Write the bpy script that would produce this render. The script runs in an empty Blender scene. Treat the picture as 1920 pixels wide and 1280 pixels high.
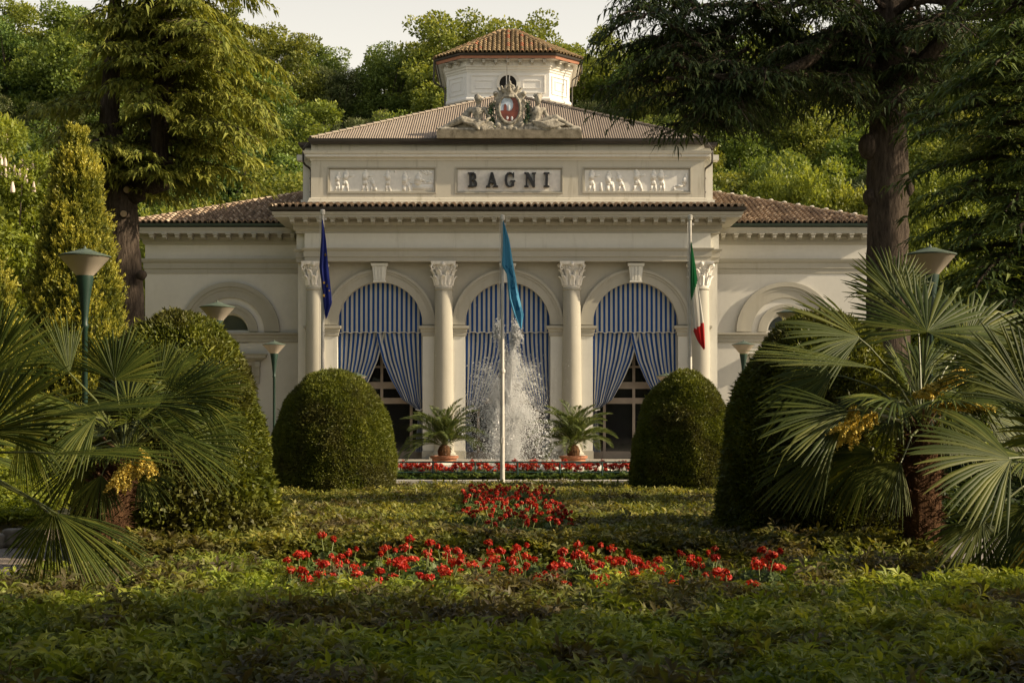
import bpy, math, random
import numpy as np
from mathutils import Vector, noise as mnoise

C = bpy.context.scene.collection
R = math.radians
PI = math.pi
rng = np.random.default_rng(7)
random.seed(7)
F = 2666.7            # focal length in pixels of the 1920 px wide photograph
HOR = 785.0           # row of the horizon
EYE = 1.75

# ------------------------------------------------------------------ camera, sky, sun
sc = bpy.context.scene
cam_d = bpy.data.cameras.new('camera'); cam = bpy.data.objects.new('camera', cam_d); C.objects.link(cam)
cam.location = (0, 0, EYE); cam.rotation_euler = (R(90), 0, 0)
cam_d.lens = 50; cam_d.sensor_width = 36; cam_d.shift_y = (HOR-640)/1920
cam_d.clip_start = 0.1; cam_d.clip_end = 2000
cam_d.dof.use_dof = True; cam_d.dof.focus_distance = 55; cam_d.dof.aperture_fstop = 14
sc.camera = cam
SUN_AZ, SUN_EL = 81.0, 28.0        # degrees right of "behind the camera", and above the horizon
sd = Vector((math.sin(R(SUN_AZ))*math.cos(R(SUN_EL)), -math.cos(R(SUN_AZ))*math.cos(R(SUN_EL)), math.sin(R(SUN_EL))))
sun_d = bpy.data.lights.new('sun', 'SUN'); sun = bpy.data.objects.new('sun', sun_d); C.objects.link(sun)
sun_d.energy = 5.0; sun_d.angle = R(0.6); sun_d.color = (1.0, 0.83, 0.60)
sun.rotation_euler = sd.to_track_quat('Z', 'Y').to_euler()
w = bpy.data.worlds.new('World'); sc.world = w; w.use_nodes = True
nt = w.node_tree; nt.nodes.clear()
sky = nt.nodes.new('ShaderNodeTexSky'); sky.sky_type = 'NISHITA'; sky.sun_disc = False
sky.sun_elevation = R(SUN_EL); sky.sun_rotation = math.atan2(sd.x, sd.y)
sky.air_density = 1.0; sky.dust_density = 5.0; sky.ozone_density = 0.6
hz = nt.nodes.new('ShaderNodeMix'); hz.data_type = 'RGBA'; hz.inputs[0].default_value = 0.68
hz.inputs[7].default_value = (11.5, 10.7, 9.1, 1)      # high thin haze over the whole sky
bg = nt.nodes.new('ShaderNodeBackground'); bg.inputs[1].default_value = 0.09
wo = nt.nodes.new('ShaderNodeOutputWorld')
tcw = nt.nodes.new('ShaderNodeTexCoord'); sxyz = nt.nodes.new('ShaderNodeSeparateXYZ'); nt.links.new(tcw.outputs['Generated'], sxyz.inputs[0])
mrw = nt.nodes.new('ShaderNodeMapRange'); mrw.inputs[1].default_value = .22; mrw.inputs[2].default_value = .60; mrw.inputs[3].default_value = .70; mrw.inputs[4].default_value = .03
nt.links.new(sxyz.outputs[2], mrw.inputs[0]); nt.links.new(mrw.outputs[0], hz.inputs[0])     # the haze thins towards the zenith
nt.links.new(sky.outputs[0], hz.inputs[6]); nt.links.new(hz.outputs[2], bg.inputs[0]); nt.links.new(bg.outputs[0], wo.inputs[0])
sc.view_settings.view_transform = 'Standard'; sc.view_settings.look = 'None'
sc.view_settings.exposure = 0.36; sc.view_settings.gamma = 1.0
sc.cycles.max_bounces = 6; sc.cycles.transparent_max_bounces = 6
sc.cycles.diffuse_bounces = 3; sc.cycles.glossy_bounces = 2; sc.cycles.transmission_bounces = 3

def P(px, py, Y):
    s = F/Y
    return Vector(((px-960)/s, Y, EYE+(HOR-py)/s))

# ------------------------------------------------------------------ objects
def props(o, label=None, cat=None, group=None, kind=None):
    if label: o['label'] = label
    if cat: o['category'] = cat
    if group: o['group'] = group
    if kind: o['kind'] = kind
    return o

def empty(name, loc=(0, 0, 0), label=None, cat=None, group=None, rz=0):
    o = bpy.data.objects.new(name, None); C.objects.link(o); o.location = loc; o.rotation_euler = (0, 0, rz)
    o.empty_display_size = .2
    return props(o, label, cat, group)

def dup(o, parent=None):
    c = o.copy(); C.objects.link(c)
    if parent is not None: c.parent = parent
    for ch in KIDS.get(o.name, []):
        KIDS.setdefault(c.name, []).append(dup(ch, c))
    return c
KIDS = {}

def link(name, me, mat, parent=None, smooth=False):
    o = bpy.data.objects.new(name, me); C.objects.link(o)
    for m in (mat if isinstance(mat, (list, tuple)) else [mat]):
        if m is not None: me.materials.append(m)
    if smooth and len(me.polygons): me.polygons.foreach_set('use_smooth', np.ones(len(me.polygons), bool))
    if parent is not None:
        o.parent = parent; KIDS.setdefault(parent.name, []).append(o)
    return o

def arr_mesh(name, V, Fs, rnd=None, u=None, mi=None):
    """V (n,3) and Fs (m,3 or 4) numpy arrays -> mesh; rnd / u are per-vertex floats"""
    me = bpy.data.meshes.new(name)
    V = np.ascontiguousarray(V, dtype=np.float32); Fs = np.ascontiguousarray(Fs, dtype=np.int32)
    k = Fs.shape[1]
    me.vertices.add(len(V)); me.vertices.foreach_set('co', V.ravel())
    me.loops.add(Fs.size); me.loops.foreach_set('vertex_index', Fs.ravel())
    me.polygons.add(len(Fs))
    me.polygons.foreach_set('loop_start', np.arange(0, Fs.size, k, dtype=np.int32))
    me.polygons.foreach_set('loop_total', np.full(len(Fs), k, dtype=np.int32))
    for nm, a in (('rnd', rnd), ('u', u)):
        if a is not None:
            at = me.attributes.new(nm, 'FLOAT', 'POINT'); at.data.foreach_set('value', np.ascontiguousarray(a, dtype=np.float32))
    if mi is not None: me.polygons.foreach_set('material_index', np.ascontiguousarray(mi, dtype=np.int32))
    me.update(calc_edges=True)
    return me

class MB:
    def __init__(s): s.v = []; s.f = []; s.r = []; s.u = []; s.m = []; s.cr = 0.5; s.cm = 0
    def add(s, vs, fs, r=None, us=None, m=None):
        b = len(s.v); s.v.extend([tuple(p) for p in vs])
        s.r.extend([s.cr if r is None else r]*len(vs)); s.u.extend(us if us is not None else [0.0]*len(vs))
        s.f.extend([tuple(i+b for i in f) for f in fs]); s.m.extend([s.cm if m is None else m]*len(fs))
        return s
    def box(s, x0, x1, y0, y1, z0, z1, r=None, m=None):
        if x0 > x1: x0, x1 = x1, x0
        return s.add([(x0,y0,z0),(x1,y0,z0),(x1,y1,z0),(x0,y1,z0),(x0,y0,z1),(x1,y0,z1),(x1,y1,z1),(x0,y1,z1)],
                     [(0,1,5,4),(1,2,6,5),(2,3,7,6),(3,0,4,7),(4,5,6,7),(3,2,1,0)], r, m=m)
    def tube(s, pts, rad, n=8, r=None, cap=True, jit=0.0, us=False, m=None):
        pts = [Vector(p) for p in pts]; k = len(pts)
        if not hasattr(rad, '__len__'): rad = [rad]*k
        vs = []; prev = None
        for i, p in enumerate(pts):
            t = (pts[min(i+1, k-1)]-pts[max(i-1, 0)]).normalized()
            if prev is None:
                a = Vector((0, 0, 1)) if abs(t.z) < .9 else Vector((1, 0, 0))
                prev = t.cross(a).normalized()
            else:
                prev = (prev-t*prev.dot(t)).normalized()
            b = t.cross(prev)
            for j in range(n):
                a = 2*PI*j/n; rr = rad[i]*(1+(random.uniform(-jit, jit) if jit else 0))
                vs.append(p+(prev*math.cos(a)+b*math.sin(a))*rr)
        fs = [(i*n+j, i*n+(j+1) % n, (i+1)*n+(j+1) % n, (i+1)*n+j) for i in range(k-1) for j in range(n)]
        if cap: fs += [tuple(range(n-1, -1, -1)), tuple((k-1)*n+j for j in range(n))]
        return s.add(vs, fs, r, m=m)
    def lathe(s, prof, n=24, c=(0, 0, 0), r=None, cap=False, m=None):
        vs = [(c[0]+q*math.cos(2*PI*j/n), c[1]+q*math.sin(2*PI*j/n), c[2]+z) for q, z in prof for j in range(n)]
        k = len(prof)
        fs = [(i*n+j, i*n+(j+1) % n, (i+1)*n+(j+1) % n, (i+1)*n+j) for i in range(k-1) for j in range(n)]
        if cap: fs += [tuple(range(n-1, -1, -1)), tuple((k-1)*n+j for j in range(n))]
        return s.add(vs, fs, r, m=m)
    def ell(s, c, q, n=10, k=7, r=None, m=None):
        prof = [(math.sin(PI*i/k), -math.cos(PI*i/k)) for i in range(k+1)]
        vs = [(c[0]+q[0]*a*math.cos(2*PI*j/n), c[1]+q[1]*a*math.sin(2*PI*j/n), c[2]+q[2]*z) for a, z in prof for j in range(n)]
        fs = [(i*n+j, i*n+(j+1) % n, (i+1)*n+(j+1) % n, (i+1)*n+j) for i in range(k) for j in range(n)]
        return s.add(vs, fs, r, m=m)
    def prism(s, poly, y0, y1, r=None, m=None):
        """poly: (x,z) outline, anticlockwise seen from -y; extruded from y0 (front) to y1"""
        n = len(poly)
        vs = [(x, y0, z) for x, z in poly]+[(x, y1, z) for x, z in poly]
        fs = [tuple(range(n)), tuple(range(2*n-1, n-1, -1))]+[(i, i+n, (i+1) % n+n, (i+1) % n) for i in range(n)]
        return s.add(vs, fs, r, m=m)
    def sweep(s, path, prof, r=None, m=None, cap=True):
        """profile (outward offset, z) along an open XY path; outward is to the right-hand side of travel"""
        path = [Vector((p[0], p[1])) for p in path]; k = len(path); n = len(prof); vs = []
        for i, p in enumerate(path):
            d0 = (p-path[i-1]).normalized() if i else None
            d1 = (path[i+1]-p).normalized() if i < k-1 else None
            n0 = Vector((d0.y, -d0.x)) if d0 else None; n1 = Vector((d1.y, -d1.x)) if d1 else None
            if n0 is None: mt = n1
            elif n1 is None: mt = n0
            else: mt = (n0+n1)/(1+n0.dot(n1))
            for o, z in prof: vs.append((p.x+mt.x*o, p.y+mt.y*o, z))
        fs = [(i*n+j, (i+1)*n+j, (i+1)*n+j+1, i*n+j+1) for i in range(k-1) for j in range(n-1)]
        if cap: fs += [tuple(range(n)), tuple((k-1)*n+j for j in range(n-1, -1, -1))]
        return s.add(vs, fs, r, m=m)
    def ring(s, cx, zs, r0, r1, y0, y1, a0=0, a1=PI, n=40, r=None, m=None):
        vs = []
        for i in range(n+1):
            a = a0+(a1-a0)*i/n; c_, s_ = math.cos(a), math.sin(a)
            vs += [(cx+r0*c_, y0, zs+r0*s_), (cx+r1*c_, y0, zs+r1*s_), (cx+r1*c_, y1, zs+r1*s_), (cx+r0*c_, y1, zs+r0*s_)]
        fs = []
        for i in range(n):
            b = 4*i
            fs += [(b, b+1, b+5, b+4), (b+1, b+2, b+6, b+5), (b+2, b+3, b+7, b+6), (b+3, b, b+4, b+7)]
        fs += [(0, 3, 2, 1), (4*n, 4*n+1, 4*n+2, 4*n+3)]
        return s.add(vs, fs, r, m=m)
    def arch_wall(s, x0, x1, z0, z1, y0, y1, cx, q, zs, n=32):
        """wall panel with a round-headed opening (half-width q, springing zs)"""
        s.box(x0, cx-q, y0, y1, z0, z1); s.box(cx+q, x1, y0, y1, z0, z1)
        vs = []
        for i in range(n+1):
            a = PI-PI*i/n; x = cx+q*math.cos(a); z = zs+q*math.sin(a)
            vs += [(x, y0, z), (x, y0, z1), (x, y1, z1), (x, y1, z)]
        fs = []
        for i in range(n):
            b = 4*i
            fs += [(b, b+4, b+5, b+1), (b+2, b+6, b+7, b+3), (b+3, b+7, b+4, b), (b+1, b+5, b+6, b+2)]
        return s.add(vs, fs)
    def mesh(s, name):
        me = bpy.data.meshes.new(name); me.from_pydata(s.v, [], s.f); 
        at = me.attributes.new('rnd', 'FLOAT', 'POINT'); at.data.foreach_set('value', s.r)
        at = me.attributes.new('u', 'FLOAT', 'POINT'); at.data.foreach_set('value', s.u)
        me.polygons.foreach_set('material_index', s.m); me.update()
        return me
    def build(s, name, mat, parent=None, smooth=False, angle=None):
        o = link(name, s.mesh(name), mat, parent, smooth or angle is not None)
        if angle is not None and hasattr(o.data, 'set_sharp_from_angle'): o.data.set_sharp_from_angle(angle=R(angle))
        return o

# ------------------------------------------------------------------ materials
def nmat(name):
    m = bpy.data.materials.new(name); m.use_nodes = True; t = m.node_tree
    return m, t, t.nodes['Principled BSDF'], t.nodes['Material Output']
def ramp(t, pts, src):
    n = t.nodes.new('ShaderNodeValToRGB'); e = n.color_ramp.elements
    while len(e) < len(pts): e.new(.5)
    for i, (p, c) in enumerate(pts): e[i].position = p; e[i].color = (*c, 1)
    t.links.new(src, n.inputs[0]); return n.outputs[0]
def noi(t, scale, detail=4, rough=.55, vec=None, stretch=None, coord='Object'):
    n = t.nodes.new('ShaderNodeTexNoise'); n.inputs['Scale'].default_value = scale; n.inputs['Detail'].default_value = detail
    n.inputs['Roughness'].default_value = rough
    tc = t.nodes.new('ShaderNodeTexCoord'); src = tc.outputs[coord]
    if stretch:
        mp = t.nodes.new('ShaderNodeMapping'); mp.inputs['Scale'].default_value = stretch
        t.links.new(src, mp.inputs[0]); src = mp.outputs[0]
    t.links.new(src, n.inputs['Vector']); return n.outputs['Fac']
def mixc(t, fac, a, b, mode='MIX'):
    n = t.nodes.new('ShaderNodeMix'); n.data_type = 'RGBA'; n.blend_type = mode
    for i, x in ((0, fac), (6, a), (7, b)):
        if isinstance(x, (int, float)): n.inputs[i].default_value = x
        elif isinstance(x, tuple): n.inputs[i].default_value = (*x, 1)
        else: t.links.new(x, n.inputs[i])
    return n.outputs[2]
def maprange(t, src, a, b, c=0.0, d=1.0):
    n = t.nodes.new('ShaderNodeMapRange'); n.inputs[1].default_value = a; n.inputs[2].default_value = b
    n.inputs[3].default_value = c; n.inputs[4].default_value = d; t.links.new(src, n.inputs[0]); return n.outputs[0]
def attr(t, name):
    n = t.nodes.new('ShaderNodeAttribute'); n.attribute_name = name; return n.outputs['Fac']
def bump(t, b, src, strength, dist=.02):
    n = t.nodes.new('ShaderNodeBump'); n.inputs['Strength'].default_value = strength; n.inputs['Distance'].default_value = dist
    t.links.new(src, n.inputs['Height']); t.links.new(n.outputs[0], b.inputs['Normal'])

def leaf_mat(name, dark, mid, light, clump=1.2, transl=.35, objrand=0.0, rough=.5, spec=.3, patch=None, pscale=.8, pth=(.48, .62)):
    m, t, b, out = nmat(name)
    base = ramp(t, [(0, dark), (.5, mid), (1, light)], attr(t, 'rnd'))
    n1 = noi(t, clump, 3, .5)
    base = mixc(t, maprange(t, n1, .35, .65), mixc(t, 1.0, base, (.68, .72, .7), 'MULTIPLY'), base)
    if patch:
        base = mixc(t, maprange(t, noi(t, pscale, 4, .6), pth[0], pth[1], 0, .8), base, patch)
    if objrand:
        oi = t.nodes.new('ShaderNodeObjectInfo')
        tint = ramp(t, [(0, (.62, .72, .7)), (.3, (.92, 1.0, .8)), (.6, (1.2, 1.12, .9)), (1, (1.0, .86, .75))], oi.outputs['Random'])
        base = mixc(t, objrand, base, mixc(t, 1.0, base, tint, 'MULTIPLY'))
    t.links.new(base, b.inputs['Base Color']); b.inputs['Roughness'].default_value = rough
    b.inputs['Specular IOR Level'].default_value = spec
    tr = t.nodes.new('ShaderNodeBsdfTranslucent'); t.links.new(mixc(t, 1.0, base, (1.35, 1.25, .6), 'MULTIPLY'), tr.inputs[0])
    mx = t.nodes.new('ShaderNodeMixShader'); mx.inputs[0].default_value = transl
    t.links.new(b.outputs[0], mx.inputs[1]); t.links.new(tr.outputs[0], mx.inputs[2]); t.links.new(mx.outputs[0], out.inputs[0])
    return m

def plain(name, col, rough=.6, metal=0.0, var=.12, scale=3.0, bmp=0.0, spec=.5):
    m, t, b, out = nmat(name)
    d = tuple(c*(1-var) for c in col); l = tuple(min(1, c*(1+var)) for c in col)
    t.links.new(ramp(t, [(.3, d), (.7, l)], noi(t, scale, 5)), b.inputs['Base Color'])
    b.inputs['Roughness'].default_value = rough; b.inputs['Metallic'].default_value = metal
    b.inputs['Specular IOR Level'].default_value = spec
    if bmp: bump(t, b, noi(t, scale*6, 4), bmp)
    return m

def stucco(name, col, dirt=(.30, .27, .2), amt=.45, streak=True):
    m, t, b, out = nmat(name)
    big = noi(t, .35, 5, .6); fine = noi(t, 5, 4, .6)
    base = mixc(t, maprange(t, big, .3, .7), tuple(c*.90 for c in col), col)
    base = mixc(t, maprange(t, fine, .35, .7, 0, .14), base, tuple(c*.7 for c in col))
    if streak:
        st = noi(t, 1.0, 5, .65, stretch=(3.2, 3.2, .35))
        base = mixc(t, maprange(t, st, .56, .8, 0, amt), base, dirt)
    base = mixc(t, maprange(t, noi(t, 1.3, 7, .7), .52, .70, 0, .30), base, tuple(c*.78*k for c, k in zip(col, (1, .99, .93))))
    t.links.new(base, b.inputs['Base Color']); b.inputs['Roughness'].default_value = .9; b.inputs['Specular IOR Level'].default_value = .15
    bump(t, b, noi(t, 30, 4), .12, .01)
    return m

M = {}
M['wall_grey'] = stucco('stucco_grey_trim', (.46, .435, .36))
M['wall_light'] = stucco('stucco_light', (.75, .73, .65), amt=.4)
M['wall_white'] = stucco('stucco_white', (.73, .705, .63), amt=.10)
M['lantern_white'] = stucco('stucco_lantern', (.84, .825, .77), amt=0, streak=False)
M['attic'] = stucco('stucco_attic', (.62, .585, .48), dirt=(.22, .19, .11), amt=.8)
M['stone_white'] = plain('carved_plaster', (.80, .76, .68), .85, var=.12, scale=6, bmp=.2)
M['panel_stone'] = plain('relief_plaster', (.80, .78, .71), .85, var=.08, scale=5, bmp=.1)
def weathered(name, a, b_, c_, scale=5):
    m, t, b, out = nmat(name)
    t.links.new(ramp(t, [(.3, a), (.5, b_), (.72, c_)], noi(t, scale, 7, .7)), b.inputs['Base Color'])
    b.inputs['Roughness'].default_value = .95; b.inputs['Specular IOR Level'].default_value = .1
    bump(t, b, noi(t, scale*5, 5), .5, .02); return m
M['statue'] = weathered('weathered_stone', (.07, .062, .048), (.33, .30, .24), (.54, .50, .41), 6)
M['plinth'] = weathered('lichen_plinth', (.10, .085, .06), (.22, .19, .135), (.32, .28, .21), 3)
M['gutter'] = plain('dark_gutter', (.045, .038, .03), .5, .2)
M['gutter_green'] = plain('green_gutter', (.05, .07, .05), .5, .2)
M['terracotta_board'] = plain('terracotta_fascia', (.38, .17, .095), .8)
M['glass'] = plain('dark_glass', (.012, .012, .012), .06, spec=.8)
M['glass_reflect_tint'] = plain('reflect_tint_glass', (.055, .065, .065), .1, spec=.8)  # grey-blue reflection put into the base colour
M['frame_brown'] = plain('brown_frame', (.30, .245, .19), .6)
M['black'] = plain('black_letter', (.008, .008, .009), .5)
M['dark'] = plain('shade_black', (.01, .009, .008), .9)
M['lamp_green'] = plain('lamp_green_paint', (.010, .036, .022), .5, var=.15)
M['lamp_top'] = plain('lamp_green_top', (.085, .115, .08), .6, var=.2, scale=6)
M['rail_green'] = plain('railing_green', (.02, .06, .045), .5)
M['pole_white'] = plain('pole_white_paint', (.62, .58, .5), .45, var=.15)
M['terracotta'] = plain('terracotta_pot', (.40, .17, .09), .85, var=.25, scale=6, bmp=.2)
M['kerb'] = weathered('pale_kerb', (.34, .31, .25), (.62, .58, .5), (.72, .68, .6), 3)
M['rock'] = weathered('rough_kerb_stone', (.14, .12, .09), (.36, .32, .25), (.5, .46, .37), 3)
M['soil'] = weathered('soil', (.02, .015, .01), (.04, .03, .018), (.055, .04, .025), 3)
def lampglass():
    m, t, b, out = nmat('lamp_opal')
    b.inputs['Base Color'].default_value = (.60, .52, .41, 1); b.inputs['Roughness'].default_value = .35
    tr = t.nodes.new('ShaderNodeBsdfTranslucent'); tr.inputs[0].default_value = (.72, .6, .42, 1)
    mx = t.nodes.new('ShaderNodeMixShader'); mx.inputs[0].default_value = .4
    t.links.new(b.outputs[0], mx.inputs[1]); t.links.new(tr.outputs[0], mx.inputs[2]); t.links.new(mx.outputs[0], out.inputs[0])
    return m
M['lamp_glass'] = lampglass()
def tiles(name, pts, moss=(.07, .06, .03), amt=.5):
    m, t, b, out = nmat(name)
    base = ramp(t, pts, attr(t, 'rnd'))
    base = mixc(t, maprange(t, noi(t, 4, 5, .65), .5, .72, 0, amt), base, moss)
    t.links.new(base, b.inputs['Base Color']); b.inputs['Roughness'].default_value = .95; b.inputs['Specular IOR Level'].default_value = .12
    bump(t, b, noi(t, 30, 4), .4, .01); return m
M['tile_wing'] = tiles('clay_tiles_wing', [(0, (.075, .052, .04)), (.35, (.20, .14, .095)), (.65, (.38, .28, .19)), (1, (.60, .48, .34))])
M['tile_lantern'] = tiles('clay_tiles_lantern', [(0, (.12, .09, .05)), (.45, (.25, .18, .10)), (.8, (.38, .275, .155)), (.93, (.38, .17, .10)), (1, (.42, .15, .08))], (.14, .12, .05), .6)
M['tile_main'] = tiles('corrugated_brown', [(0, (.20, .16, .125)), (.5, (.29, .24, .19)), (1, (.37, .315, .25))], (.12, .10, .07), .35)
def bark(name, a, b_, sc_=3, red=False):
    m, t, b, out = nmat(name)
    n = noi(t, sc_, 8, .7, stretch=(4, 4, .7))
    t.links.new(ramp(t, [(.3, a), (.7, b_)], n), b.inputs['Base Color'])
    b.inputs['Roughness'].default_value = .95; b.inputs['Specular IOR Level'].default_value = .08
    bump(t, b, n, 1.0, .12); return m
M['bark'] = bark('cedar_bark', (.028, .021, .016), (.135, .104, .078))
M['bark_grey'] = bark('grey_bark', (.05, .04, .03), (.16, .13, .10))
M['palm_bark'] = bark('palm_fibre', (.05, .025, .015), (.22, .12, .06), 6)
M['cutwood'] = plain('cut_wood', (.42, .3, .18), .9, scale=8)
def stripes():
    m, t, b, out = nmat('striped_canvas')
    a = attr(t, 'u')
    mu = t.nodes.new('ShaderNodeMath'); mu.operation = 'MULTIPLY'; mu.inputs[1].default_value = 1/.207; t.links.new(a, mu.inputs[0])
    fr = t.nodes.new('ShaderNodeMath'); fr.operation = 'FRACT'; t.links.new(mu.outputs[0], fr.inputs[0])
    gt = t.nodes.new('ShaderNodeMath'); gt.operation = 'GREATER_THAN'; gt.inputs[1].default_value = .5; t.links.new(fr.outputs[0], gt.inputs[0])
    fade = noi(t, 1.5, 4)
    blue = mixc(t, fade, (.010, .045, .17), (.018, .068, .235)); white = mixc(t, fade, (.38, .38, .355), (.47, .465, .43))
    base = mixc(t, gt.outputs[0], white, blue)
    t.links.new(base, b.inputs['Base Color']); b.inputs['Roughness'].default_value = .85; b.inputs['Specular IOR Level'].default_value = .15
    return m
M['stripes'] = stripes()
M['trim_white'] = plain('white_trim_cord', (.66, .64, .6), .8)
def cloth(name, col):
    m, t, b, out = nmat(name)
    base = mixc(t, noi(t, 2.5, 3), tuple(c*.85 for c in col), col)
    t.links.new(base, b.inputs['Base Color']); b.inputs['Roughness'].default_value = .7; b.inputs['Specular IOR Level'].default_value = .2
    tr = t.nodes.new('ShaderNodeBsdfTranslucent'); t.links.new(base, tr.inputs[0])
    mx = t.nodes.new('ShaderNodeMixShader'); mx.inputs[0].default_value = .35
    t.links.new(b.outputs[0], mx.inputs[1]); t.links.new(tr.outputs[0], mx.inputs[2]); t.links.new(mx.outputs[0], out.inputs[0])
    return m
def water_spray():
    m, t, b, out = nmat('spray_water')
    b.inputs['Base Color'].default_value = (1, 1, .99, 1); b.inputs['Roughness'].default_value = .12
    tr = t.nodes.new('ShaderNodeBsdfTranslucent'); tr.inputs[0].default_value = (1, 1, .98, 1)
    mx = t.nodes.new('ShaderNodeMixShader'); mx.inputs[0].default_value = .5
    t.links.new(b.outputs[0], mx.inputs[1]); t.links.new(tr.outputs[0], mx.inputs[2]); t.links.new(mx.outputs[0], out.inputs[0])
    return m
M['spray'] = water_spray()

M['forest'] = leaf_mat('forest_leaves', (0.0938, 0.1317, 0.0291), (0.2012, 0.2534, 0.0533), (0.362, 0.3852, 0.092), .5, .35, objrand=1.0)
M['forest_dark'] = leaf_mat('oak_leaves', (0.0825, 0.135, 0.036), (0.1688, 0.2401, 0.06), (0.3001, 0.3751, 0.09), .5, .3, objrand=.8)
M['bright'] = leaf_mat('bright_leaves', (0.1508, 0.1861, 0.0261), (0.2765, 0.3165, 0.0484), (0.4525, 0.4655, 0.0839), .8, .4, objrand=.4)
M['pine'] = leaf_mat('pine_needles', (0.0784, 0.1069, 0.0333), (0.1568, 0.1852, 0.0665), (0.2612, 0.2375, 0.1069), .8, .15, objrand=.4)
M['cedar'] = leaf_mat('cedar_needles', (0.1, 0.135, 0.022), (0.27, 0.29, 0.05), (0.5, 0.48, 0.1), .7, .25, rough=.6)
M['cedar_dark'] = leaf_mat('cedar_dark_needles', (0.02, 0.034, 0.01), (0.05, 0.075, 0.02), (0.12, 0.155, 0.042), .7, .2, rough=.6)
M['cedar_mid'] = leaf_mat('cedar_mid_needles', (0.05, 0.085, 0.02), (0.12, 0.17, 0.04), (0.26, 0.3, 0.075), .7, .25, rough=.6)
M['thuja'] = leaf_mat('golden_thuja', (0.055, 0.0792, 0.0154), (0.22, 0.2365, 0.033), (0.572, 0.506, 0.077), 1.5, .25)
M['yew'] = leaf_mat('yew_needles', (0.0706, 0.0913, 0.0129), (0.1646, 0.1881, 0.0219), (0.3332, 0.3279, 0.0402), 2.5, .2, patch=(.10, .095, .026), pscale=1.1)
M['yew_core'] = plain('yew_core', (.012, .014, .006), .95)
M['beech'] = leaf_mat('hedge_leaves', (.02, .035, .008), (.045, .07, .014), (.10, .125, .03), 2.5, .25, patch=(.10, .055, .03), pscale=2.2)
M['bed'] = leaf_mat('bed_leaves', (0.155, 0.218, 0.0322), (0.3321, 0.4024, 0.0536), (0.5755, 0.6036, 0.0941), 1.5, .35, patch=(.095, .055, .045), pscale=1.0, pth=(.44, .58))
M['bed_far'] = leaf_mat('bed_far_leaves', (0.1157, 0.1409, 0.0225), (0.2431, 0.2515, 0.0419), (0.4165, 0.3622, 0.0805), 1.0, .3, patch=(.11, .075, .045), pscale=.7)
M['fan'] = leaf_mat('fan_palm_leaf', (0.03, 0.05, 0.009), (0.088, 0.118, 0.017), (0.24, 0.245, 0.045), 2.0, .3, rough=.5, spec=.25)
M['phoenix'] = leaf_mat('date_palm_leaf', (0.0625, 0.1, 0.025), (0.1125, 0.15, 0.0375), (0.2, 0.225, 0.075), 2, .3)
M['petiole'] = plain('petiole', (.13, .15, .045), .5)
M['dead_petiole'] = plain('dry_sheath', (.16, .09, .05), .9)
M['blossom_yellow'] = plain('palm_blossom', (.80, .62, .13), .8, var=.25, scale=12)
M['candle'] = plain('chestnut_blossom', (.72, .58, .50), .9, var=.2)
M['geranium'] = leaf_mat('geranium_petals', (0.4, 0.014, 0.01), (0.72, 0.032, 0.018), (0.9, 0.2, 0.1), 3, .3)
M['ger_leaf'] = leaf_mat('geranium_leaves', (0.06, 0.108, 0.024), (0.12, 0.18, 0.042), (0.24, 0.288, 0.108), 3, .35)
M['ger_stem'] = plain('geranium_stem', (.20, .24, .08), .7)

# ------------------------------------------------------------------ leaf clouds
def unit(a): return a/np.maximum(np.linalg.norm(a, axis=1, keepdims=True), 1e-9)
def rdir(n): return unit(rng.normal(size=(n, 3)))
def leaves(base, d, L, W, rnd, nrm=None, droop=0.0, rich=False):
    """leaf blades from base along d; nrm = rough blade normal"""
    n = len(base); d = unit(d)
    if nrm is None: nrm = rdir(n)
    side = unit(np.cross(d, nrm)); up = np.cross(side, d)
    L = np.broadcast_to(L, (n,))[:, None]; W = np.broadcast_to(W, (n,))[:, None]
    down = np.array([0, 0, -1.0])
    if rich:
        m = base+d*L*.45+up*L*.04; l = m+side*W*.5+up*W*.22; r = m-side*W*.5+up*W*.22
        tip = base+d*L+down*L*droop
        V = np.stack([base, l, m, r, tip], 1).reshape(-1, 3)
        k = np.arange(n)[:, None]*5
        T = np.concatenate([k+np.array([0, 2, 1]), k+np.array([0, 3, 2]), k+np.array([1, 2, 4]), k+np.array([2, 3, 4])])
        return V, T, np.repeat(rnd, 5)
    m = base+d*L*.5; l = m+side*W*.5+up*W*.15; r = m-side*W*.5+up*W*.15; tip = base+d*L+down*L*droop
    V = np.stack([base, l, tip, r], 1).reshape(-1, 3); k = np.arange(n)[:, None]*4
    return V, k+np.array([0, 3, 2, 1]), np.repeat(rnd, 4)
def join(parts):
    V = []; T = []; Rr = []; b = 0
    for v, t, r in parts: V.append(v); T.append(t+b); Rr.append(r); b += len(v)
    return np.concatenate(V), np.concatenate(T), np.concatenate(Rr)
def leaf_obj(name, parts, mat, parent=None):
    V, T, r = join(parts) if isinstance(parts, list) else parts
    return link(name, arr_mesh(name, V, T, rnd=np.clip(r, 0, 1)), mat, parent)
def clump_noise(p, s, seed=0.0):
    return np.array([mnoise.noise(Vector((x*s+seed, y*s, z*s-seed))) for x, y, z in p])

# ================================================================== the bath house
YF = 62.0; SF = F/YF
BX = (952-960)/SF
def zf(py): return EYE+(HOR-py)/43.0
def lx(px): return (px-952)/43.0
house = empty('bath_house', (BX, YF, 0), 'long cream bath house with arcaded front, tiled wings and lantern above the fountain', 'building')

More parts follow.
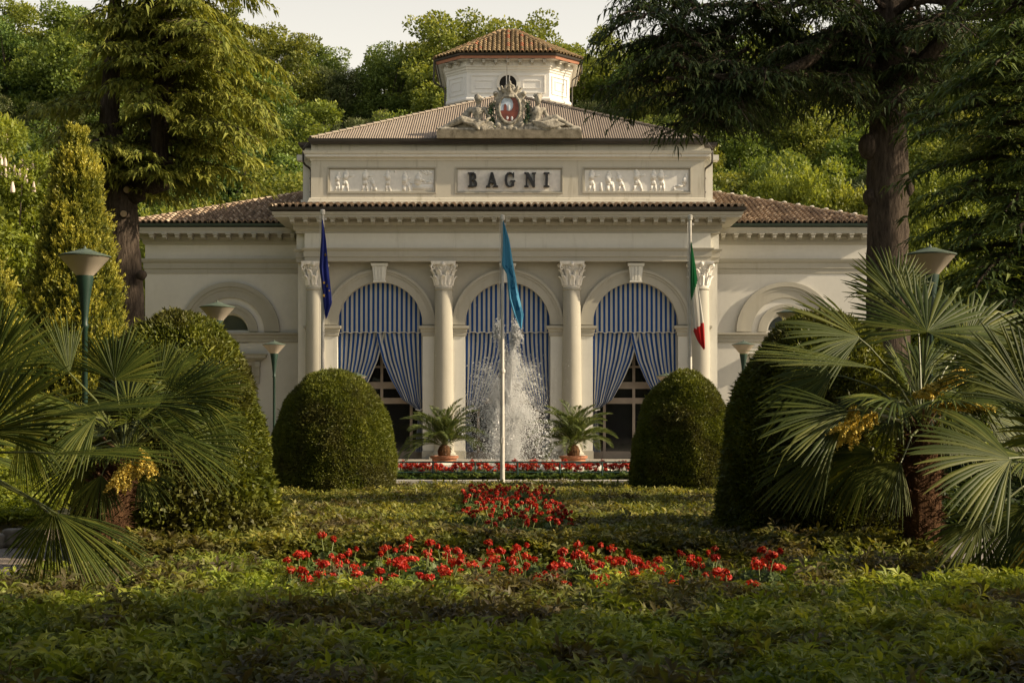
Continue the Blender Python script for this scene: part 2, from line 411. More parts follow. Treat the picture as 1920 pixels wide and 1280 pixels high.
def arcade():
    mb = MB()
    H = 2.785
    for cx in (-2*H, 0, 2*H):
        mb.arch_wall(cx-H, cx+H, 5.36, 8.56, 0, .6, cx, 1.86, 5.84)
    mb.box(-8.72, -3*H, 0, .6, 5.36, 8.56); mb.box(3*H, 8.72, 0, .6, 5.36, 8.56)
    mb.build('wall', M['wall_grey'], house)
    for a, b in ((-8.72, -2*H-1.86), (-2*H+1.86, -1.86), (1.86, 2*H-1.86), (2*H+1.86, 8.72)):      # pale piers under the imposts
        MB().box(a, b, 0.002, .6, .36, 5.357).build('pier', M['wall_light'], house)
        MB().box(a-.03, b+.03, -.08, .6, -.1, .357).build('plinth_course', M['wall_grey'], house)
        MB().sweep([(a, .58), (a, -.003), (b, -.003), (b, .58)], [(0, 5.36), (.05, 5.38), (.05, 5.52), (.09, 5.56), (.09, 5.64), (.17, 5.70), (.17, 5.80), (0, 5.80)]).build('impost', M['wall_grey'], house)
    for a, b in ((-9.19, -8.722), (8.722, 9.19)):
        MB().box(a, b, .35, .9, .36, 9.1).build('pier', M['wall_light'], house)
        MB().box(a-.03*(a < 0), b+.03*(a > 0), .3, .9, -.1, .357).build('plinth_course', M['wall_grey'], house)
    for cx in (-2*H, 0, 2*H):
        a = MB(); a.ring(cx, 5.84, 1.86, 2.20, -.07, .003, n=48); a.ring(cx, 5.84, 2.20, 2.30, -.10, .003, n=48); a.ring(cx, 5.84, 2.30, 2.42, -.14, .003, n=48)
        a.build('archivolt', M['wall_grey'], house)
        k = MB(); k.prism([(cx-.24, 7.73), (cx+.24, 7.73), (cx+.31, 8.38), (cx-.31, 8.38)], -.30, .02)
        k.prism([(cx-.35, 8.38), (cx+.35, 8.38), (cx+.37, 8.5), (cx-.37, 8.5)], -.36, .02)
        k.prism([(cx-.27, 7.68), (cx+.27, 7.68), (cx+.27, 7.75), (cx-.27, 7.75)], -.33, .02)
        for q in (-.13, 0, .13): k.prism([(cx+q-.04, 7.76), (cx+q+.04, 7.76), (cx+q*1.15+.045, 8.36), (cx+q*1.15-.045, 8.36)], -.33, -.29)
        k.build('keystone', M['wall_light'], house)
arcade()

def capital_mesh():
    mb = MB(); mb.lathe([(.36, 0), (.38, .05), (.36, .08), (.37, .5), (.42, .8), (.5, .98)], 20)
    def acan(ang, z0, h, w, r0, curl):
        ca, sa = math.cos(ang), math.sin(ang); rows = []
        for t, rr, ww in ((0, r0, w*.8), (.35, r0+.03, w), (.7, r0+.07, w*.95), (.92, r0+.07+curl*.6, w*.7), (1.0, r0+.06+curl, w*.35), (.9, r0+.05+curl*1.15, w*.15)):
            row = []
            for k_ in (-1, -.55, 0, .55, 1):
                rad = rr+(.035 if abs(k_) == .55 else 0)-(.03 if abs(k_) == 1 else 0)
                row.append((ca*rad-sa*ww*k_*.5, sa*rad+ca*ww*k_*.5, z0+t*h))
            rows.append(row)
        vs = [p for r_ in rows for p in r_]
        mb.add(vs, [(i*5+j, i*5+j+1, (i+1)*5+j+1, (i+1)*5+j) for i in range(5) for j in range(4)])
    for i in range(8):
        acan(i*PI/4, .08, .42, .28, .38, .12); acan(i*PI/4+PI/8, .3, .46, .26, .39, .14)
    for i in range(4):                                    # corner volutes
        a = PI/4+i*PI/2; ca, sa = math.cos(a), math.sin(a)
        pts = []
        for j in range(15):
            t = j/14; an = t*2.6*PI; rr = .15*(1-t*.75)
            x = .60-rr*math.cos(an)*1.0+.02; z = .84+rr*math.sin(an)
            pts.append((ca*x, sa*x, z))
        mb.tube([(ca*.36, sa*.36, .45), (ca*.42, sa*.42, .66)]+pts, [.03]*2+[.045-.002*j for j in range(15)], 6)
        for s_ in (-1, 1):
            b = a+s_*.55
            mb.tube([(math.cos(b)*.4, math.sin(b)*.4, .5), (math.cos(b)*.46, math.sin(b)*.46, .74), (math.cos(b)*.52, math.sin(b)*.52, .84), (math.cos(b+.1*s_)*.5, math.sin(b+.1*s_)*.5, .78)], .028, 5)
        b = i*PI/2; mb.ell((math.cos(b)*.54, math.sin(b)*.54, .98), (.09, .09, .1), 8, 5)
    n = 40; o = []
    for j in range(n):                                    # concave abacus
        a = 2*PI*j/n; q = abs(math.cos(2*a)); rr = .52+.23*(1-q)**1.3
        o.append((rr*math.cos(a), rr*math.sin(a)))
    vs = [(x*.95, y*.95, .97) for x, y in o]+[(x, y, 1.03) for x, y in o]+[(x, y, 1.105) for x, y in o]
    mb.add(vs, [(k*n+j, k*n+(j+1) % n, (k+1)*n+(j+1) % n, (k+1)*n+j) for k in (0, 1) for j in range(n)]+[tuple(range(n-1, -1, -1)), tuple(range(2*n, 3*n))])
    return mb
cap0 = None
for i, cx in enumerate((-8.38, -2.785, 2.785, 8.38)):
    sh = MB(); sh.lathe([(.50, .0), (.44, .08), (.425, .2), (.43, 2.4), (.41, 4.5), (.375, 7.0), (.36, 7.05), (.40, 7.09), (.40, 7.14), (.36, 7.18)], 40, (0, 0, .27))
    c = sh.build('column', M['wall_grey'], house, angle=40); c.location = (cx, -.10, 0)
    b = MB(); b.box(-.60, .60, -.60, .60, -.1, .10); b.lathe([(.60, .10), (.62, .14), (.58, .19), (.52, .2), (.53, .24), (.50, .3)], 32)
    b.build('column_base', M['wall_grey'], c, angle=35)
    if cap0 is None: cap0 = capital_mesh().build('capital', M['stone_white'], c, angle=50)
    else:
        k = cap0.copy(); C.objects.link(k); k.parent = c
        KIDS.setdefault(c.name, []).append(k); cap1 = k
    (cap0 if i == 0 else cap1).location = (0, 0, 7.45)

# entablature
ent = [(-9.19, 3.0), (-9.19, -.1), (-8.78, -.1), (-8.78, -.5), (8.78, -.5), (8.78, -.1), (9.19, -.1), (9.19, 3.0)]
MB().sweep(ent, [(-.45, 8.56), (0, 8.56), (0, 8.74), (.04, 8.75), (.04, 9.0), (.1, 9.04), (.14, 9.12), (-.45, 9.12)]).build('architrave', M['wall_grey'], house)
MB().sweep(ent, [(-.45, 9.123), (.0, 9.123), (.0, 9.77), (-.45, 9.77)]).build('frieze', M['wall_light'], house)
cor = [(-9.19, 3.2), (-9.19, -.5), (9.19, -.5), (9.19, 3.2)]
MB().sweep(cor, [(-.3, 9.773), (-.02, 9.773), (-.02, 9.86), (.07, 9.93), (.07, 10.1), (.16, 10.22), (.16, 10.36), (.80, 10.36), (.80, 10.44), (.84, 10.46), (.88, 10.58), (-.3, 10.58)]).build('cornice', M['wall_grey'], house)
MB().sweep([(-9.19, 3.6), (-9.19, -.5), (9.19, -.5), (9.19, 3.6)], [(.70, 10.585), (.86, 10.60), (.98, 10.66), (1.0, 10.76), (.97, 10.76), (.70, 10.72)]).build('gutter', M['gutter'], house)
mo = MB(); mo.prism([(-.12, .20), (.12, .20), (.12, .26), (-.12, .26)], -.60, 0); mo.box(-.085, .085, -.55, 0, .07, .20); mo.box(-.085, .085, -.38, 0, .02, .07)
mod0 = None
def modillion(x, y, z, rz=0, sc_=1.0, mat='wall_light'):
    global mod0
    if mod0 is None: mod0 = mo.build('modillion', M['wall_grey'], house); o = mod0
    else:
        o = mod0.copy(); C.objects.link(o); o.parent = house
    o.location = (x, y, z); o.rotation_euler = (0, 0, rz); o.scale = (sc_, sc_, sc_)
for i in range(33): modillion(-9.23+i*.577, -.65, 10.098)
dn = MB()

# wings: plane 3 m behind the arcade
def zw(py): return EYE+(HOR-py)/41.03
for sgn in (-1, 1):
    X = lambda a: sgn*a
    w1 = MB(); c0 = 12.68*sgn
    xa, xb = sorted((X(9.15), X(16.58)))
    w1.arch_wall(xa, xb, 5.21, 8.38, 3.0, 3.5, c0, .82, 5.73)
    w1.box(xa, c0-1.0, 3.0, 3.5, .5, 5.207); w1.box(c0+1.0, xb, 3.0, 3.5, .5, 5.207); w1.box(c0-1.0, c0+1.0, 3.0, 3.5, 4.2, 5.207)
    w1.box(xa, xb, 3.0, 3.5, 9.06, 9.70); w1.box(c0-.9, c0+.9, 3.12, 3.45, 5.15, 5.76)
    w1.box(*sorted((X(16.1), X(16.575))), 3.503, 14, .5, 10.2)
    w1.build('wing_wall', M['wall_white'], house)
    t1 = MB(); path = [(xa, 3.0), (xb, 3.0)] if True else None
    pth = [(-16.58, 14), (-16.58, 3.0), (-9.15, 3.0)] if sgn < 0 else [(9.15, 3.0), (16.58, 3.0), (16.58, 14)]
    t1.sweep(pth, [(-.3, 8.383), (.03, 8.383), (.03, 8.6), (.07, 8.61), (.07, 8.86), (.12, 8.9), (.17, 9.0), (.17, 9.057), (-.3, 9.057)])
    t1.sweep(pth, [(-.3, 9.703), (.04, 9.703), (.10, 9.80), (.10, 9.95), (.18, 10.02), (.18, 10.14), (.66, 10.14), (.66, 10.24), (.72, 10.40), (-.3, 10.40)])
    t1.build('wing_cornice', M['wall_grey'], house)
    MB().sweep(pth, [(.55, 10.404), (.70, 10.42), (.80, 10.47), (.82, 10.57), (.79, 10.57), (.55, 10.52)]).build('gutter', M['gutter_green'], house)
    MB().sweep(pth, [(-.3, -.1), (.05, -.1), (.05, .50), (-.3, .497)]).build('plinth_course', M['wall_grey'], house)
    n = 12
    for i in range(n): modillion(X(9.75+i*.58), 2.82, 9.88, 0, .94)
    a = MB(); a.ring(c0, 5.73, 1.55, 1.9, 2.93, 3.003, n=40); a.ring(c0, 5.73, 1.9, 2.05, 2.90, 3.003, n=40); a.ring(c0, 5.73, 2.05, 2.26, 2.85, 3.003, n=40)
    a.build('archivolt', M['wall_grey'], house)
    a = MB(); a.ring(c0, 5.73, .86, 1.1, 2.94, 3.003, n=32); a.ring(c0, 5.73, 1.1, 1.26, 2.90, 3.003, n=32); a.build('lunette_surround', M['wall_grey'], house)
    g = MB(); g.prism([(c0+.83*math.cos(PI*i/20), 5.73+.83*math.sin(PI*i/20)) for i in range(21)], 3.25, 3.3)
    lw = g.build('lunette_window', M['glass_reflect_tint'], house)
    fr = MB(); fr.ring(c0, 5.73, .76, .83, 3.20, 3.26, n=24); fr.box(c0-.82, c0+.82, 3.2, 3.26, 5.73, 5.81); fr.build('frame', M['wall_light'], lw)
    i1 = MB(); pr = [(0, 5.24), (.06, 5.26), (.06, 5.4), (.1, 5.44), (.1, 5.54), (.19, 5.6), (.19, 5.68), (0, 5.68)]
    i1.sweep([(xa+.01, 2.998), (xb-.02, 2.998)], pr)
    i1.build('impost', M['wall_grey'], house)
    d = MB(); d.box(c0-1.25, c0-.98, 2.94, 3.1, .5, 4.2); d.box(c0+.98, c0+1.25, 2.94, 3.1, .5, 4.2); d.box(c0-1.25, c0+1.25, 2.94, 3.1, 4.203, 4.36)
    d.sweep([(c0-1.42, 3.0), (c0-1.42, 2.92), (c0+1.42, 2.92), (c0+1.42, 3.0)], [(0, 4.36), (.03, 4.38), (.1, 4.48), (.24, 4.52), (.24, 4.62), (.3, 4.70), (0, 4.72)])
    for q in (-1.38, 1.16):
        d.box(c0+q, c0+q+.22, 2.72, 3.0, 4.1, 4.357); d.box(c0+q+.02, c0+q+.20, 2.80, 3.0, 3.7, 4.1); d.box(c0+q+.04, c0+q+.18, 2.88, 3.0, 3.35, 3.7)
    d.build('window_hood', M['wall_grey'], house)
    g = MB(); g.box(c0-1.0, c0+1.0, 3.32, 3.36, .5, 4.2); dw = g.build('window', M['glass'], house)
    fr = MB()
    for x in (-1.0, -.04, .92): fr.box(c0+x, c0+x+.08, 3.24, 3.31, .5, 4.2)
    for z in (.5, 1.2, 2.3, 3.3, 4.12): fr.box(c0-.918, c0-.042, 3.25, 3.31, z, z+.08); fr.box(c0+.042, c0+.918, 3.25, 3.31, z, z+.08)
    fr.build('frame', M['frame_brown'], dw)

def tile_face(mb, A, B, TA, TB, pitch=.25, ln=.38, rad=.105, seg=6, base=.0, lift=.012, lo=0.0, hi=1.0):
    A, B, TA, TB = map(Vector, (A, B, TA, TB)); u = (B-A).normalized(); wd = (B-A).length
    nn = (B-A).cross((TA+TB)/2-(A+B)/2).normalized(); v = nn.cross(u)
    if v.z < 0: v = -v; nn = -nn
    ta, tb = (TA-A), (TB-A); ua, va, ub, vb = ta.dot(u), ta.dot(v), tb.dot(u), tb.dot(v)
    mb.add([A-nn*.01, B-nn*.01, TB-nn*.01, TA-nn*.01], [(0, 1, 2, 3)] if (TA-TB).length > .01 else [(0, 1, 2)], r=base)
    n = max(1, int(wd/pitch))
    for i in range(n):
        uu = (i+.5)*wd/n
        if uu < ua: vm = va*uu/ua if ua > 0 else 1e9
        elif uu <= ub: vm = va+(vb-va)*(uu-ua)/max(ub-ua, 1e-6)
        else: vm = vb*(wd-uu)/max(wd-ub, 1e-6)
        c = random.uniform(-.1, .1)+(.25 if random.random() < .12 else 0)
        k = 0
        while k*ln < vm-.05:
            v0 = k*ln-.02; v1 = min((k+1)*ln+.05, vm+.04); jx = random.uniform(-.012, .012); rr = random.uniform(-.06, .06)
            vs = []
            for vv, rd, up in ((v0, rad*1.12, .03), (v1, rad*.92, 0.0)):
                for j in range(seg+1):
                    a = PI*j/seg
                    vs.append(A+u*(uu+jx+rr*(vv-v0)*.3-math.cos(a)*rd)+v*vv+nn*(math.sin(a)*rd*1.2+up+lift))
            s1 = seg+1
            fs = [(j, j+1, s1+j+1, s1+j) for j in range(seg)]
            mb.add(vs, fs, r=min(1, max(0, random.betavariate(2, 2)*(hi-lo)+lo+c)))
            mb.add([A+u*(uu+jx-math.cos(PI*j/seg)*rad*q)+v*v0+nn*(math.sin(PI*j/seg)*rad*1.2*q+.03+lift) for q in (1.12, .8) for j in range(s1)],
                   [(j, j+1, s1+j+1, s1+j) for j in range(seg)], r=.5)
            k += 1
def ridge(mb, A, B, rad=.13, ln=.4, lo=.6, hi=1.0):
    A, B = Vector(A), Vector(B); d = (B-A); L = d.length; d.normalize(); s_ = d.cross(Vector((0, 0, 1))).normalized(); up = s_.cross(d)
    n = int(L/ln)
    for i in range(n):
        vs = []
        for t, q in ((i*ln-.02, 1.15), ((i+1)*ln+.04, .9)):
            for j in range(7):
                a = PI*j/6; vs.append(A+d*t+s_*math.cos(a)*rad*q+up*(math.sin(a)*rad*q*.9+(.02 if q > 1 else 0)))
        mb.add(vs, [(j, j+1, 8+j, 7+j) for j in range(6)], r=random.uniform(lo, hi))
for sgn in (-1, 1):
    r = MB(); z0 = 10.56; y0 = 2.2; s_ = .345
    e = 17.35*sgn; k = 9.17*sgn; ht = 8.18*s_
    if sgn < 0: tile_face(r, (e, y0, z0), (k, y0, z0), (k-.001, y0+8.18, z0+ht), (k, y0+8.18, z0+ht))
    else: tile_face(r, (k, y0, z0), (e, y0, z0), (k, y0+8.18, z0+ht), (k+.001, y0+8.18, z0+ht))
    ridge(r, (e, y0, z0+.02), (k, y0+8.18, z0+ht+.04))
    r.add([(e, y0, z0-.01), (e, 16, z0-.01), (k, 16, z0+ht), (k, y0+8.18, z0+ht)], [(0, 1, 2, 3)], r=.3)
    r.build('wing_roof', M['tile_wing'], house)
    if sgn > 0:
        for i in range(15):
            t = (i+.5)/15; p = Vector((e, y0, z0)).lerp(Vector((k, y0+8.18, z0+ht)), t)
            MB().ell((p.x, p.y-.03, p.z+.17), (.12, .09, .055), 7, 5).build('ridge_mortar', M['kerb'], house)
r = MB()
tile_face(r, (-10.15, -1.42, 10.74), (10.15, -1.42, 10.74), (-9.0, .12, 11.02), (9.0, .12, 11.02), pitch=.29, rad=.125)
tile_face(r, (-10.15, 2.8, 10.74), (-10.15, -1.42, 10.74), (-9.0, 2.8, 11.02), (-9.0, .12, 11.02), pitch=.235)
tile_face(r, (10.15, -1.42, 10.74), (10.15, 2.8, 10.74), (9.0, .12, 11.02), (9.0, 2.8, 11.02), pitch=.235)
ridge(r, (-10.1, -1.38, 10.78), (-8.8, .1, 11.08), lo=.7); ridge(r, (10.1, -1.38, 10.78), (8.8, .1, 11.08), lo=.4)
r.build('cornice_tiles', M['tile_wing'], house)

# attic storey
at = MB()
YP = .15
px_pan = [(-7.88, -3.12), (-2.30, 2.42), (3.26, 8.02)]; zp0, zp1 = 11.59, 12.75
at.box(-8.60, 8.60, .24, 14.5, 10.4, 13.75)
xs = [-8.60]+[q for p_ in px_pan for q in p_]+[8.60]
for a, b in zip(xs[0::2], xs[1::2]): at.box(a, b, YP, .238, 11.0, 13.1)
at.box(-8.60, 8.60, YP+.03, .238, 13.103, 13.74)
for a, b in px_pan: at.box(a+.002, b-.002, YP+.002, .238, 11.0, zp0); at.box(a+.002, b-.002, YP+.002, .238, zp1, 13.1)
at.build('attic_wall', M['attic'], house)
pa = [(-8.60, 14), (-8.60, YP), (8.60, YP), (8.60, 14)]
MB().sweep(pa, [(-.1, 10.9), (.13, 10.9), (.13, 11.24), (.10, 11.27), (.08, 11.36), (.02, 11.40), (-.1, 11.40)]).build('attic_base', M['attic'], house)
MB().sweep(pa, [(-.1, 13.02), (.03, 13.02), (.06, 13.1), (.22, 13.16), (.22, 13.26), (.27, 13.29), (.33, 13.40), (-.1, 13.42)]).build('attic_cornice', M['wall_light'], house)
MB().sweep([(-9.12, 16), (-9.12, .72), (-8.58, .72), (-8.58, -.12), (8.58, -.12), (8.58, .72), (9.12, .72), (9.12, 16)], [(-.25, 13.72), (-.02, 13.72), (.02, 13.76), (.10, 13.80), (.12, 13.92), (.09, 13.92), (-.2, 13.90)]).build('gutter', M['gutter'], house)
for sgn in (-1, 1):
    b = MB(); b.box(*sorted((sgn*8.603, sgn*9.06)), .9, 13.8, 10.8, 13.715); b.box(*sorted((sgn*8.72, sgn*9.14)), .80, .897, 10.8, 11.42); b.box(*sorted((sgn*8.95, sgn*9.32)), .80, 1.3, 13.16, 13.40); b.build('attic_pilaster', M['wall_light'], house)
    p = MB(); p.tube([(sgn*8.68, -.12, 13.74), (sgn*8.92, .3, 13.60), (sgn*8.98, .45, 13.5), (sgn*8.98, .45, 13.02), (sgn*8.9, .5, 12.9), (sgn*8.69, .62, 12.75), (sgn*8.665, .66, 12.6), (sgn*8.665, .66, 11.5), (sgn*8.7, .6, 11.3), (sgn*8.8, .5, 11.05)], .05, 8)
    for z in (12.3, 11.7): p.tube([(sgn*8.665, .66, z), (sgn*8.665, .66, z+.06)], .07, 8)
    p.build('downpipe', M['gutter'], house)
    p = MB(); p.tube([(sgn*9.5, 2.2, 10.4), (sgn*9.4, 2.6, 10.1), (sgn*9.32, 2.85, 9.7)], .05, 8); p.build('downpipe', M['gutter'], house)
for i, (a, b) in enumerate(px_pan):
    f = MB()
    for q, y_ in ((0, YP-.03), (.055, YP+.03)):
        a2, b2, c2, d2 = a+q, b-q, zp0+q, zp1-q; th = .055
        f.box(a2, b2, y_, .236, c2, c2+th); f.box(a2, b2, y_, .236, d2-th, d2)
        f.box(a2, a2+th, y_, .236, c2+th+.001, d2-th-.001); f.box(b2-th, b2, y_, .236, c2+th+.001, d2-th-.001)
    f.build('panel_frame', M['wall_grey'], house)
    p = MB(); p.box(a+.11, b-.11, .21, .238, zp0+.11, zp1-.11); pn = p.build('relief_panel' if i != 1 else 'name_panel', M['panel_stone'] if i != 1 else M['stone_white'], house)
    if i == 1: continue
    g = MB(); yb = .205
    def cap_(p0, p1, r0, r1, g=g):
        r0, r1 = r0*1.4, r1*1.4; g.tube([(p0[0], yb, p0[1]), (p1[0], yb, p1[1])], [r0, r1], 8)
        for p_, q in ((p0, r0), (p1, r1)): g.ell((p_[0], yb, p_[1]), (q, q, q), 8, 5)
    def figure(x, h, bend=0.0, stride=.12, arm=.2, face=1, sit=False):
        zb = zp0+.13; hip = (x+bend*.3, zb+h*(.5 if not sit else .34)); sh = (x+bend, zb+h*(.80 if not sit else .68)); hd = (x+bend*1.25, zb+h*(.93 if not sit else .83))
        g.ell((hd[0], yb, hd[1]), (h*.08, .08, h*.09), 8, 6); cap_(hip, sh, h*.085, h*.10)
        if sit:
            kn = (x+face*h*.2, zb+h*.33); cap_(hip, kn, h*.07, h*.06); cap_(kn, (kn[0]+face*.03, zb), h*.055, h*.04); g.box(x-face*.02-.08, x-face*.02+.08, .17, .21, zb, zb+h*.25)
        else:
            for s_ in (-1, 1):
                kn = (x+s_*stride*.5+bend*.2+.03*face, zb+h*.26); cap_(hip, kn, h*.07, h*.055); cap_(kn, (x+s_*stride, zb+.01), h*.05, h*.035)
        el = (sh[0]+face*h*.12, sh[1]-h*.13); cap_((sh[0]+face*.02, sh[1]), el, h*.045, h*.04); cap_(el, (el[0]+face*arm, el[1]+h*.05), h*.035, h*.03)
        cap_((sh[0]-face*h*.05, sh[1]), (sh[0]-face*h*.1, sh[1]-h*.25), h*.045, h*.035)
    if i == 0:
        for k_, (q, h, bd, st, ar, fc, sit) in enumerate(((.30, .80, .05, .08, .12, 1, 0), (.62, .92, .08, .16, .25, 1, 0), (1.50, .92, .05, .12, .2, 1, 0), (1.95, .62, -.1, .12, .15, -1, 1), (2.55, .90, -.03, .09, .06, -1, 0), (3.25, .90, .02, .1, .1, 1, 1))):
            figure(a+.11+q, h, bd, st, ar, fc, bool(sit))
        x = a+3.75
        g.box(x-.15, x+.95, .17, .215, zp0+.42, zp0+.47); g.box(x-.05, x+.85, .18, .215, zp0+.14, zp0+.42)
        g.ell((x+.22, yb, zp0+.86), (.07, .06, .08)); cap_((x+.25, zp0+.75), (x+.2, zp0+.52), .1, .12); cap_((x+.3, zp0+.7), (x+.5, zp0+.5), .045, .035)
        for q in range(5): cap_((x+.35+q*.14, zp1-.16), (x+.43+q*.12, zp1-.25-.02*q), .02, .02); 
        cap_((x+.3, zp1-.14), (x+.6, zp1-.34), .025, .02); cap_((x+.6, zp1-.34), (x+.85, zp1-.22), .02, .025)
        g.ell((x+.8, yb, zp0+.6), (.06, .05, .07)); cap_((x+.82, zp0+.5), (x+.6, zp0+.5), .05, .04)
        g.ell((a+2.95, yb, zp1-.2), (.06, .03, .05), 4, 4)
    else:
        for k_, (q, h, bd, st, ar, fc, sit) in enumerate(((.28, .92, .03, .12, .22, 1, 0), (1.02, .95, .02, .1, .1, 1, 1), (1.6, .80, -.12, .14, .1, 1, 0), (2.3, .95, -.04, .2, .25, 1, 0), (2.98, .92, .03, .12, .25, 1, 0), (3.36, .92, -.02, .1, .1, 1, 0))):
            figure(a+.11+q, h, bd, st, ar, fc, bool(sit))
        g.tube([(a+.82, .2, zp0+.12), (a+.82, .2, zp0+.48)], .06, 8); cap_((a+2.2, zp1-.15), (a+2.5, zp0+.85), .02, .02)
        x = a+4.2; g.ell((x+.32, yb, zp0+.8), (.07, .05, .08)); cap_((x+.32, zp0+.68), (x+.25, zp0+.42), .08, .08); cap_((x+.25, zp0+.38), (x-.15, zp0+.3), .05, .04); cap_((x-.15, zp0+.3), (x-.2, zp0+.14), .035, .03); cap_((x-.3, zp0+.14), (x+.3, zp0+.14), .02, .02)
    g.v = [(x, .212-(.212-y)*.5, z) for x, y, z in g.v]
    go = g.build('relief_figures', M['panel_stone'], pn, smooth=True); go['kind'] = 'stuff'

# main roof, corrugated
def corr(mb, A, B, TA, TB, pitch=.105, amp=.022):
    A, B, TA, TB = map(Vector, (A, B, TA, TB)); u = (B-A).normalized(); wd = (B-A).length
    nn = (B-A).cross((TA+TB)/2-(A+B)/2).normalized(); v = nn.cross(u)
    ua, va, ub, vb = (TA-A).dot(u), (TA-A).dot(v), (TB-A).dot(u), (TB-A).dot(v)
    n = int(wd/(pitch/4)); 
    sheet = {}
    prev = None; V = []; Fs = []; rr = []
    def vm(x): return va*x/ua if x < ua and ua > 0 else (va+(vb-va)*(x-ua)/max(ub-ua, 1e-6) if x <= ub else vb*(wd-x)/max(wd-ub, 1e-6))
    rows = 6
    for i in range(n+1):
        x = wd*i/n; h = amp*math.sin(2*PI*x/pitch); top = vm(x)
        c = mnoise.noise(Vector((int(x/1.05)*3.7, .3, 0)))*.25+.5+random.uniform(-.05, .05)
        if (x % 1.05) < .035: c = .05
        for k_ in range(rows+1):
            y = top*k_/rows; V.append(A+u*x+v*y+nn*h); rr.append(c+.06*math.sin(k_*9+int(x/1.05)))
    for i in range(n):
        for k_ in range(rows): b = i*(rows+1)+k_; Fs.append((b, b+rows+1, b+rows+2, b+1))
    b = len(mb.v); mb.v += [tuple(p) for p in V]; mb.r += [min(1, max(0, q)) for q in rr]; mb.u += [0.0]*len(V)
    mb.f += [tuple(q+b for q in f) for f in Fs]; mb.m += [0]*len(Fs)
rf = MB(); e = 8.55; ya = 8.0; za = 17.7; zb_ = 13.93; yb_ = -.20
corr(rf, (-e, yb_, zb_), (e, yb_, zb_), (-.02, ya, za), (.02, ya, za))
rf.add([(-e, yb_, zb_), (0, ya, za), (0, 22, za), (-9.25, 22, zb_-.03), (-9.25, .8, zb_-.03), (-e, .8, zb_)], [(0, 1, 2, 3, 4, 5)], r=.5); rf.add([(e, yb_, zb_), (e, .8, zb_), (9.25, .8, zb_-.03), (9.25, 22, zb_-.03), (0, 22, za), (0, ya, za)], [(0, 1, 2, 3, 4, 5)], r=.5)
ridge(rf, (-e, yb_, zb_), (0, ya, za), .09, .4, .55, .9); ridge(rf, (e, yb_, zb_), (0, ya, za), .09, .4, .3, .7)
rf.build('main_roof', M['tile_main'], house)
bk = MB(); bk.box(-9.15, 9.15, 14.503, 21.9, 0, 13.7); bk.box(-9.1, 9.1, 3.6, 14.49, 0, 10.5); bk.box(-16.5, -9.16, 13.9, 14.3, 0, 10.5); bk.box(9.16, 16.5, 13.9, 14.3, 0, 10.5)
bk.build('rear_wall', M['wall_light'], house)

# lantern
lc = Vector((-.02, 14.2)); 
def octo(h, ch): return [(-h+ch, -h), (h-ch, -h), (h, -h+ch), (h, h-ch), (h-ch, h), (-h+ch, h), (-h, h-ch), (-h, -h+ch)]
def octpath(h, ch): o = octo(h, ch); return [(lc.x+x, lc.y+y) for x, y in o]
def closed_sweep(mb, h, ch, prof, **k):
    o = octpath(h, ch); m0 = ((o[0][0]+o[1][0])/2, o[0][1]); mid = ((o[4][0]+o[5][0])/2, o[4][1])
    mb.sweep([mid]+o[5:]+o[:5]+[mid], prof, cap=False, **k)
LH, LC = 3.2, 1.08
lt = MB(); closed_sweep(lt, LH, LC, [(0, 15.0), (0, 18.05), (.09, 18.07), (.11, 18.15), (.02, 18.25), (0, 18.26), (0, 19.52)])
lan = lt.build('lantern', M['lantern_white'], house)
t = MB(); closed_sweep(t, LH, LC, [(0, 19.52), (.04, 19.53), (.04, 19.62), (.09, 19.66), (.09, 19.74), (.16, 19.8), (.16, 19.93), (.12, 20.1), (.55, 20.1)]); t.build('lantern_cornice', M['wall_light'], lan)
t = MB(); closed_sweep(t, LH+.5, LC+.2, [(-.06, 20.10), (0, 20.10), (.04, 20.26), (-.06, 20.28)]); t.build('fascia_board', M['terracotta_board'], lan)
t = MB(); closed_sweep(t, LH+.54, LC+.22, [(0, 20.24), (.06, 20.26), (.09, 20.35), (.05, 20.36), (0, 20.33)]); t.build('lantern_gutter', M['gutter'], lan)
for i in range(7): modillion(lc.x-1.86+i*.62, lc.y-3.24, 19.86, 0, .8)
for sgn in (-1, 1):
    for k_ in range(2): q = .3+k_*.5; modillion(lc.x+sgn*(2.12+q*.9), lc.y-3.24+q*.9+.02, 19.86, sgn*PI/4, .8)
op = octpath(LH+.62, LC+.25); apex = (lc.x, lc.y, 22.5)
rr_ = MB(); tb = lambda k_, d: (apex[0]+d*.35, apex[1]-.25, 22.45)
ztop = 22.42; top = [(lc.x+x*.10, lc.y+y*.10, ztop) for x, y in octo(LH+.62, LC+.25)]
for i in range(8):
    a, b = op[i], op[(i+1) % 8]
    tile_face(rr_, (a[0], a[1], 20.36), (b[0], b[1], 20.36), top[i], top[(i+1) % 8], pitch=.235, ln=.36, rad=.10)
    ridge(rr_, (a[0], a[1], 20.38), top[i], .10, .36, .45, .8)
rr_.add(top, [tuple(range(8))], r=.7); rr_.ell((apex[0], apex[1], 22.42), (.42, .42, .13), 12, 6, r=.7)
rr_.build('lantern_roof', M['tile_lantern'], lan)
pn = MB()
def frame_rect(mb, T, u0, u1, z0, z1, th, d):
    for (a, b, c, e_) in ((u0, u1, z0, z0+th), (u0, u1, z1-th, z1), (u0, u0+th, z0+th, z1-th), (u1-th, u1, z0+th, z1-th)):
        vs = [T(x, y, z) for x, y, z in ((a, -d, c), (b, -d, c), (b, 0, c), (a, 0, c), (a, -d, e_), (b, -d, e_), (b, 0, e_), (a, 0, e_))]
        mb.add(vs, [(0,1,5,4),(1,2,6,5),(2,3,7,6),(3,0,4,7),(4,5,6,7),(3,2,1,0)])
TF = lambda x, y, z: (lc.x+x, lc.y-LH+y, z)
